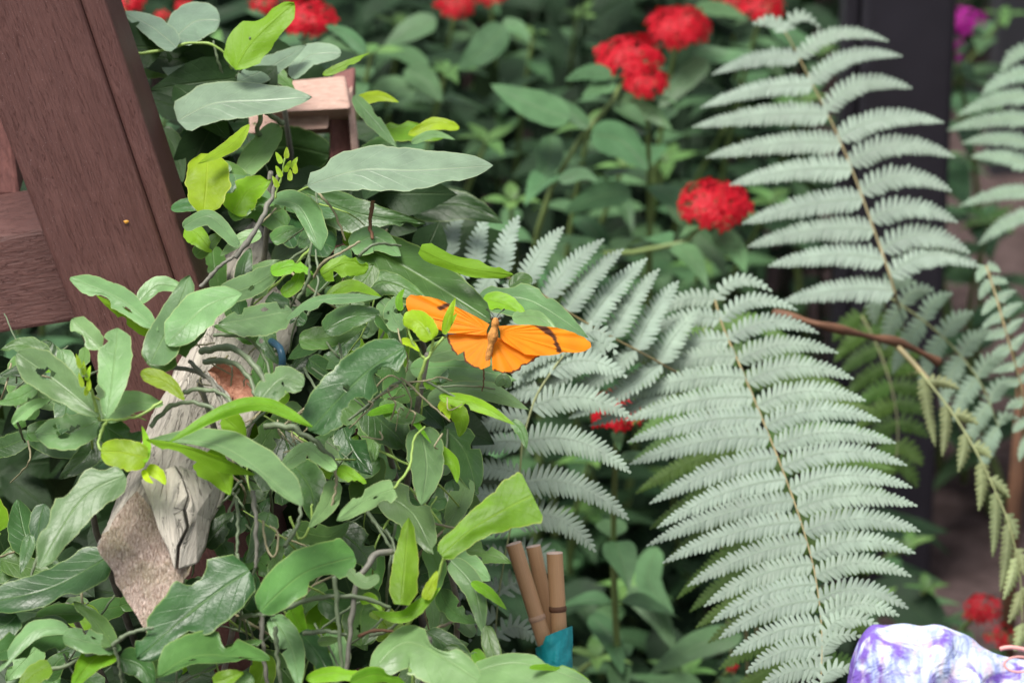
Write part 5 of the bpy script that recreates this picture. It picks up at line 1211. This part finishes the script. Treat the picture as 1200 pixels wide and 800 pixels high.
# ------------------------------------------------------------------ tie-dyed cloth
def cloth():
    d = 1.86; s = K * d
    t = thing('tie_dyed_cloth', 'purple, white and pale blue tie-dyed cloth bunched at the lower right corner', 'cloth', P(1100, 900, d))
    top = [(985, 830), (994, 800), (998, 775), (1008, 748), (1022, 732), (1040, 732), (1060, 730), (1080, 733), (1100, 731), (1120, 738), (1138, 746), (1150, 757), (1168, 766), (1190, 771), (1230, 778), (1290, 800), (1340, 860)]
    NX, NV = 90, 46; vs = []; us = []
    for i in range(NX + 1):
        u = i / NX; x, y = crv(top, u)
        for j in range(NV + 1):
            v = j / NV; a = lerp(-.9, 1.9, v)      # over the ridge: back, top, front
            rad = 70 * math.sin(math.pi * min(max(u, .06), .94)) ** .5
            Y = y + rad * (1 - math.cos(a)) if a < 1.57 else y + rad + (a - 1.57) * 500
            fold = 7 * math.sin(u * 34 + 3 * math.sin(u * 9 + v * 2) + v * 5) * min(1, v * 2) + 9 * noise.noise((u * 9, v * 4, 0))
            D = d - s * (rad * math.sin(min(a, 1.57)) + fold) + s * 40 * abs(2 * u - 1) ** 2
            X = lerp(x, 1140 + (x - 1140) * 1.0, v) + 3 * noise.noise((u * 7, v * 5, 9))
            vs.append(P(X, Y, D)); us.append((u, v))
    m2 = NV + 1
    f = [(i * m2 + j, (i + 1) * m2 + j, (i + 1) * m2 + j + 1, i * m2 + j + 1) for i in range(NX) for j in range(NV)]
    m, nt, out = newmat('tie_dye'); q = NT(nt)
    uv = q.n('ShaderNodeUVMap').outputs[0]
    mp = q.n('ShaderNodeMapping'); mp.inputs['Scale'].default_value = (5.5, 2.6, 1); mp.inputs['Rotation'].default_value = (0, 0, .35); q.l(uv, mp.inputs[0])
    n1 = q.noise(mp.outputs[0], 2.1, 4, .55, .6)
    mp2 = q.n('ShaderNodeMapping'); mp2.inputs['Scale'].default_value = (22, 3, 1); mp2.inputs['Rotation'].default_value = (0, 0, .25); q.l(uv, mp2.inputs[0])
    n2 = q.noise(mp2.outputs[0], 1.6, 4, .6, .8)
    sx = q.n('ShaderNodeSeparateXYZ'); q.l(uv, sx.inputs[0])
    c = q.ramp(n2, [(.35, (.28, .33, .64)), (.5, (.48, .56, .70)), (.62, (.60, .54, .64)), (.75, (.62, .44, .53))])
    left = q.math('MULTIPLY', q.math('SUBTRACT', .36, sx.outputs[0]), 4., clamp=True)   # the purple is densest at one end
    pm = q.ramp(q.math('ADD', n1, q.math('MULTIPLY', left, .2)), [(.535, 0.), (.65, 1.)])
    c = q.mix(q.math('MULTIPLY', pm, .92), c, (.13, .055, .36))
    b = q.n('ShaderNodeBsdfPrincipled'); q.l(c, b.inputs['Base Color']); b.inputs['Roughness'].default_value = .85; b.inputs['Specular IOR Level'].default_value = .2
    tcv = q.n('ShaderNodeTexCoord').outputs['Object']; w = q.math('ADD', q.math('MULTIPLY', q.noise(tcv, 900, 2), .08), q.noise(tcv, 55, 4, .6, 1.))
    q.l(q.bump(w, .7, .006), b.inputs['Normal']); q.l(b.outputs[0], out.inputs[0])
    o = MB().add(vs, f, us).build('fabric', m, t)
    e = MB(); tube(e, [P(*p) for p in smooth_pts([(1172, 760, d - .020), (1186, 758, d - .021), (1215, 764, d - .02)], 12)], 2.6 * s, 8)
    e.build('trim', M['pinkstrap'], t)
    e = MB(); tube(e, [P(1194 + 17 * math.cos(a), 778 + 9 * math.sin(a), d - .032) for a in [k * .3307 for k in range(20)]], 1.3 * s, 7)
    e.build('trim', M['pinkstrap'], t)
cloth()

# ------------------------------------------------------------------ light
w = bpy.data.worlds.new('World'); S.world = w; w.use_nodes = True
nt = w.node_tree; nt.nodes.clear(); q = NT(nt)
sky = q.n('ShaderNodeTexSky'); sky.sky_type = 'NISHITA'; sky.sun_disc = False
EL, AZ = 70, 240        # sun height; turned from straight ahead (+y) towards +x
sky.sun_elevation = R(EL); sky.sun_rotation = R(AZ); sky.air_density = 1.; sky.dust_density = 4.; sky.ozone_density = 1.
hs = q.n('ShaderNodeHueSaturation'); hs.inputs['Saturation'].default_value = .36; q.l(sky.outputs[0], hs.inputs['Color'])
bg = q.n('ShaderNodeBackground'); bg.inputs[1].default_value = .085; q.l(hs.outputs[0], bg.inputs[0])
q.l(bg.outputs[0], q.n('ShaderNodeOutputWorld').inputs[0])
sd = bpy.data.lights.new('sun', 'SUN'); sd.energy = 2.35; sd.angle = R(28); sd.color = (1, .96, .90)
so = bpy.data.objects.new('sun', sd); C.objects.link(so)
v = Vector((math.sin(R(AZ)) * math.cos(R(EL)), math.cos(R(AZ)) * math.cos(R(EL)), math.sin(R(EL))))
so.rotation_euler = (-v).to_track_quat('-Z', 'Y').to_euler(); so.location = v * 8

vs_ = S.view_settings; S.display_settings.display_device = 'sRGB'
vs_.view_transform = 'Standard'; vs_.look = 'None'; vs_.exposure = 1.15; vs_.gamma = 1; vs_.use_curve_mapping = False
S.render.engine = 'CYCLES'; S.cycles.max_bounces = 6; S.cycles.diffuse_bounces = 3; S.cycles.glossy_bounces = 2; S.cycles.transmission_bounces = 4
S.cycles.use_denoising = True; S.render.film_transparent = False
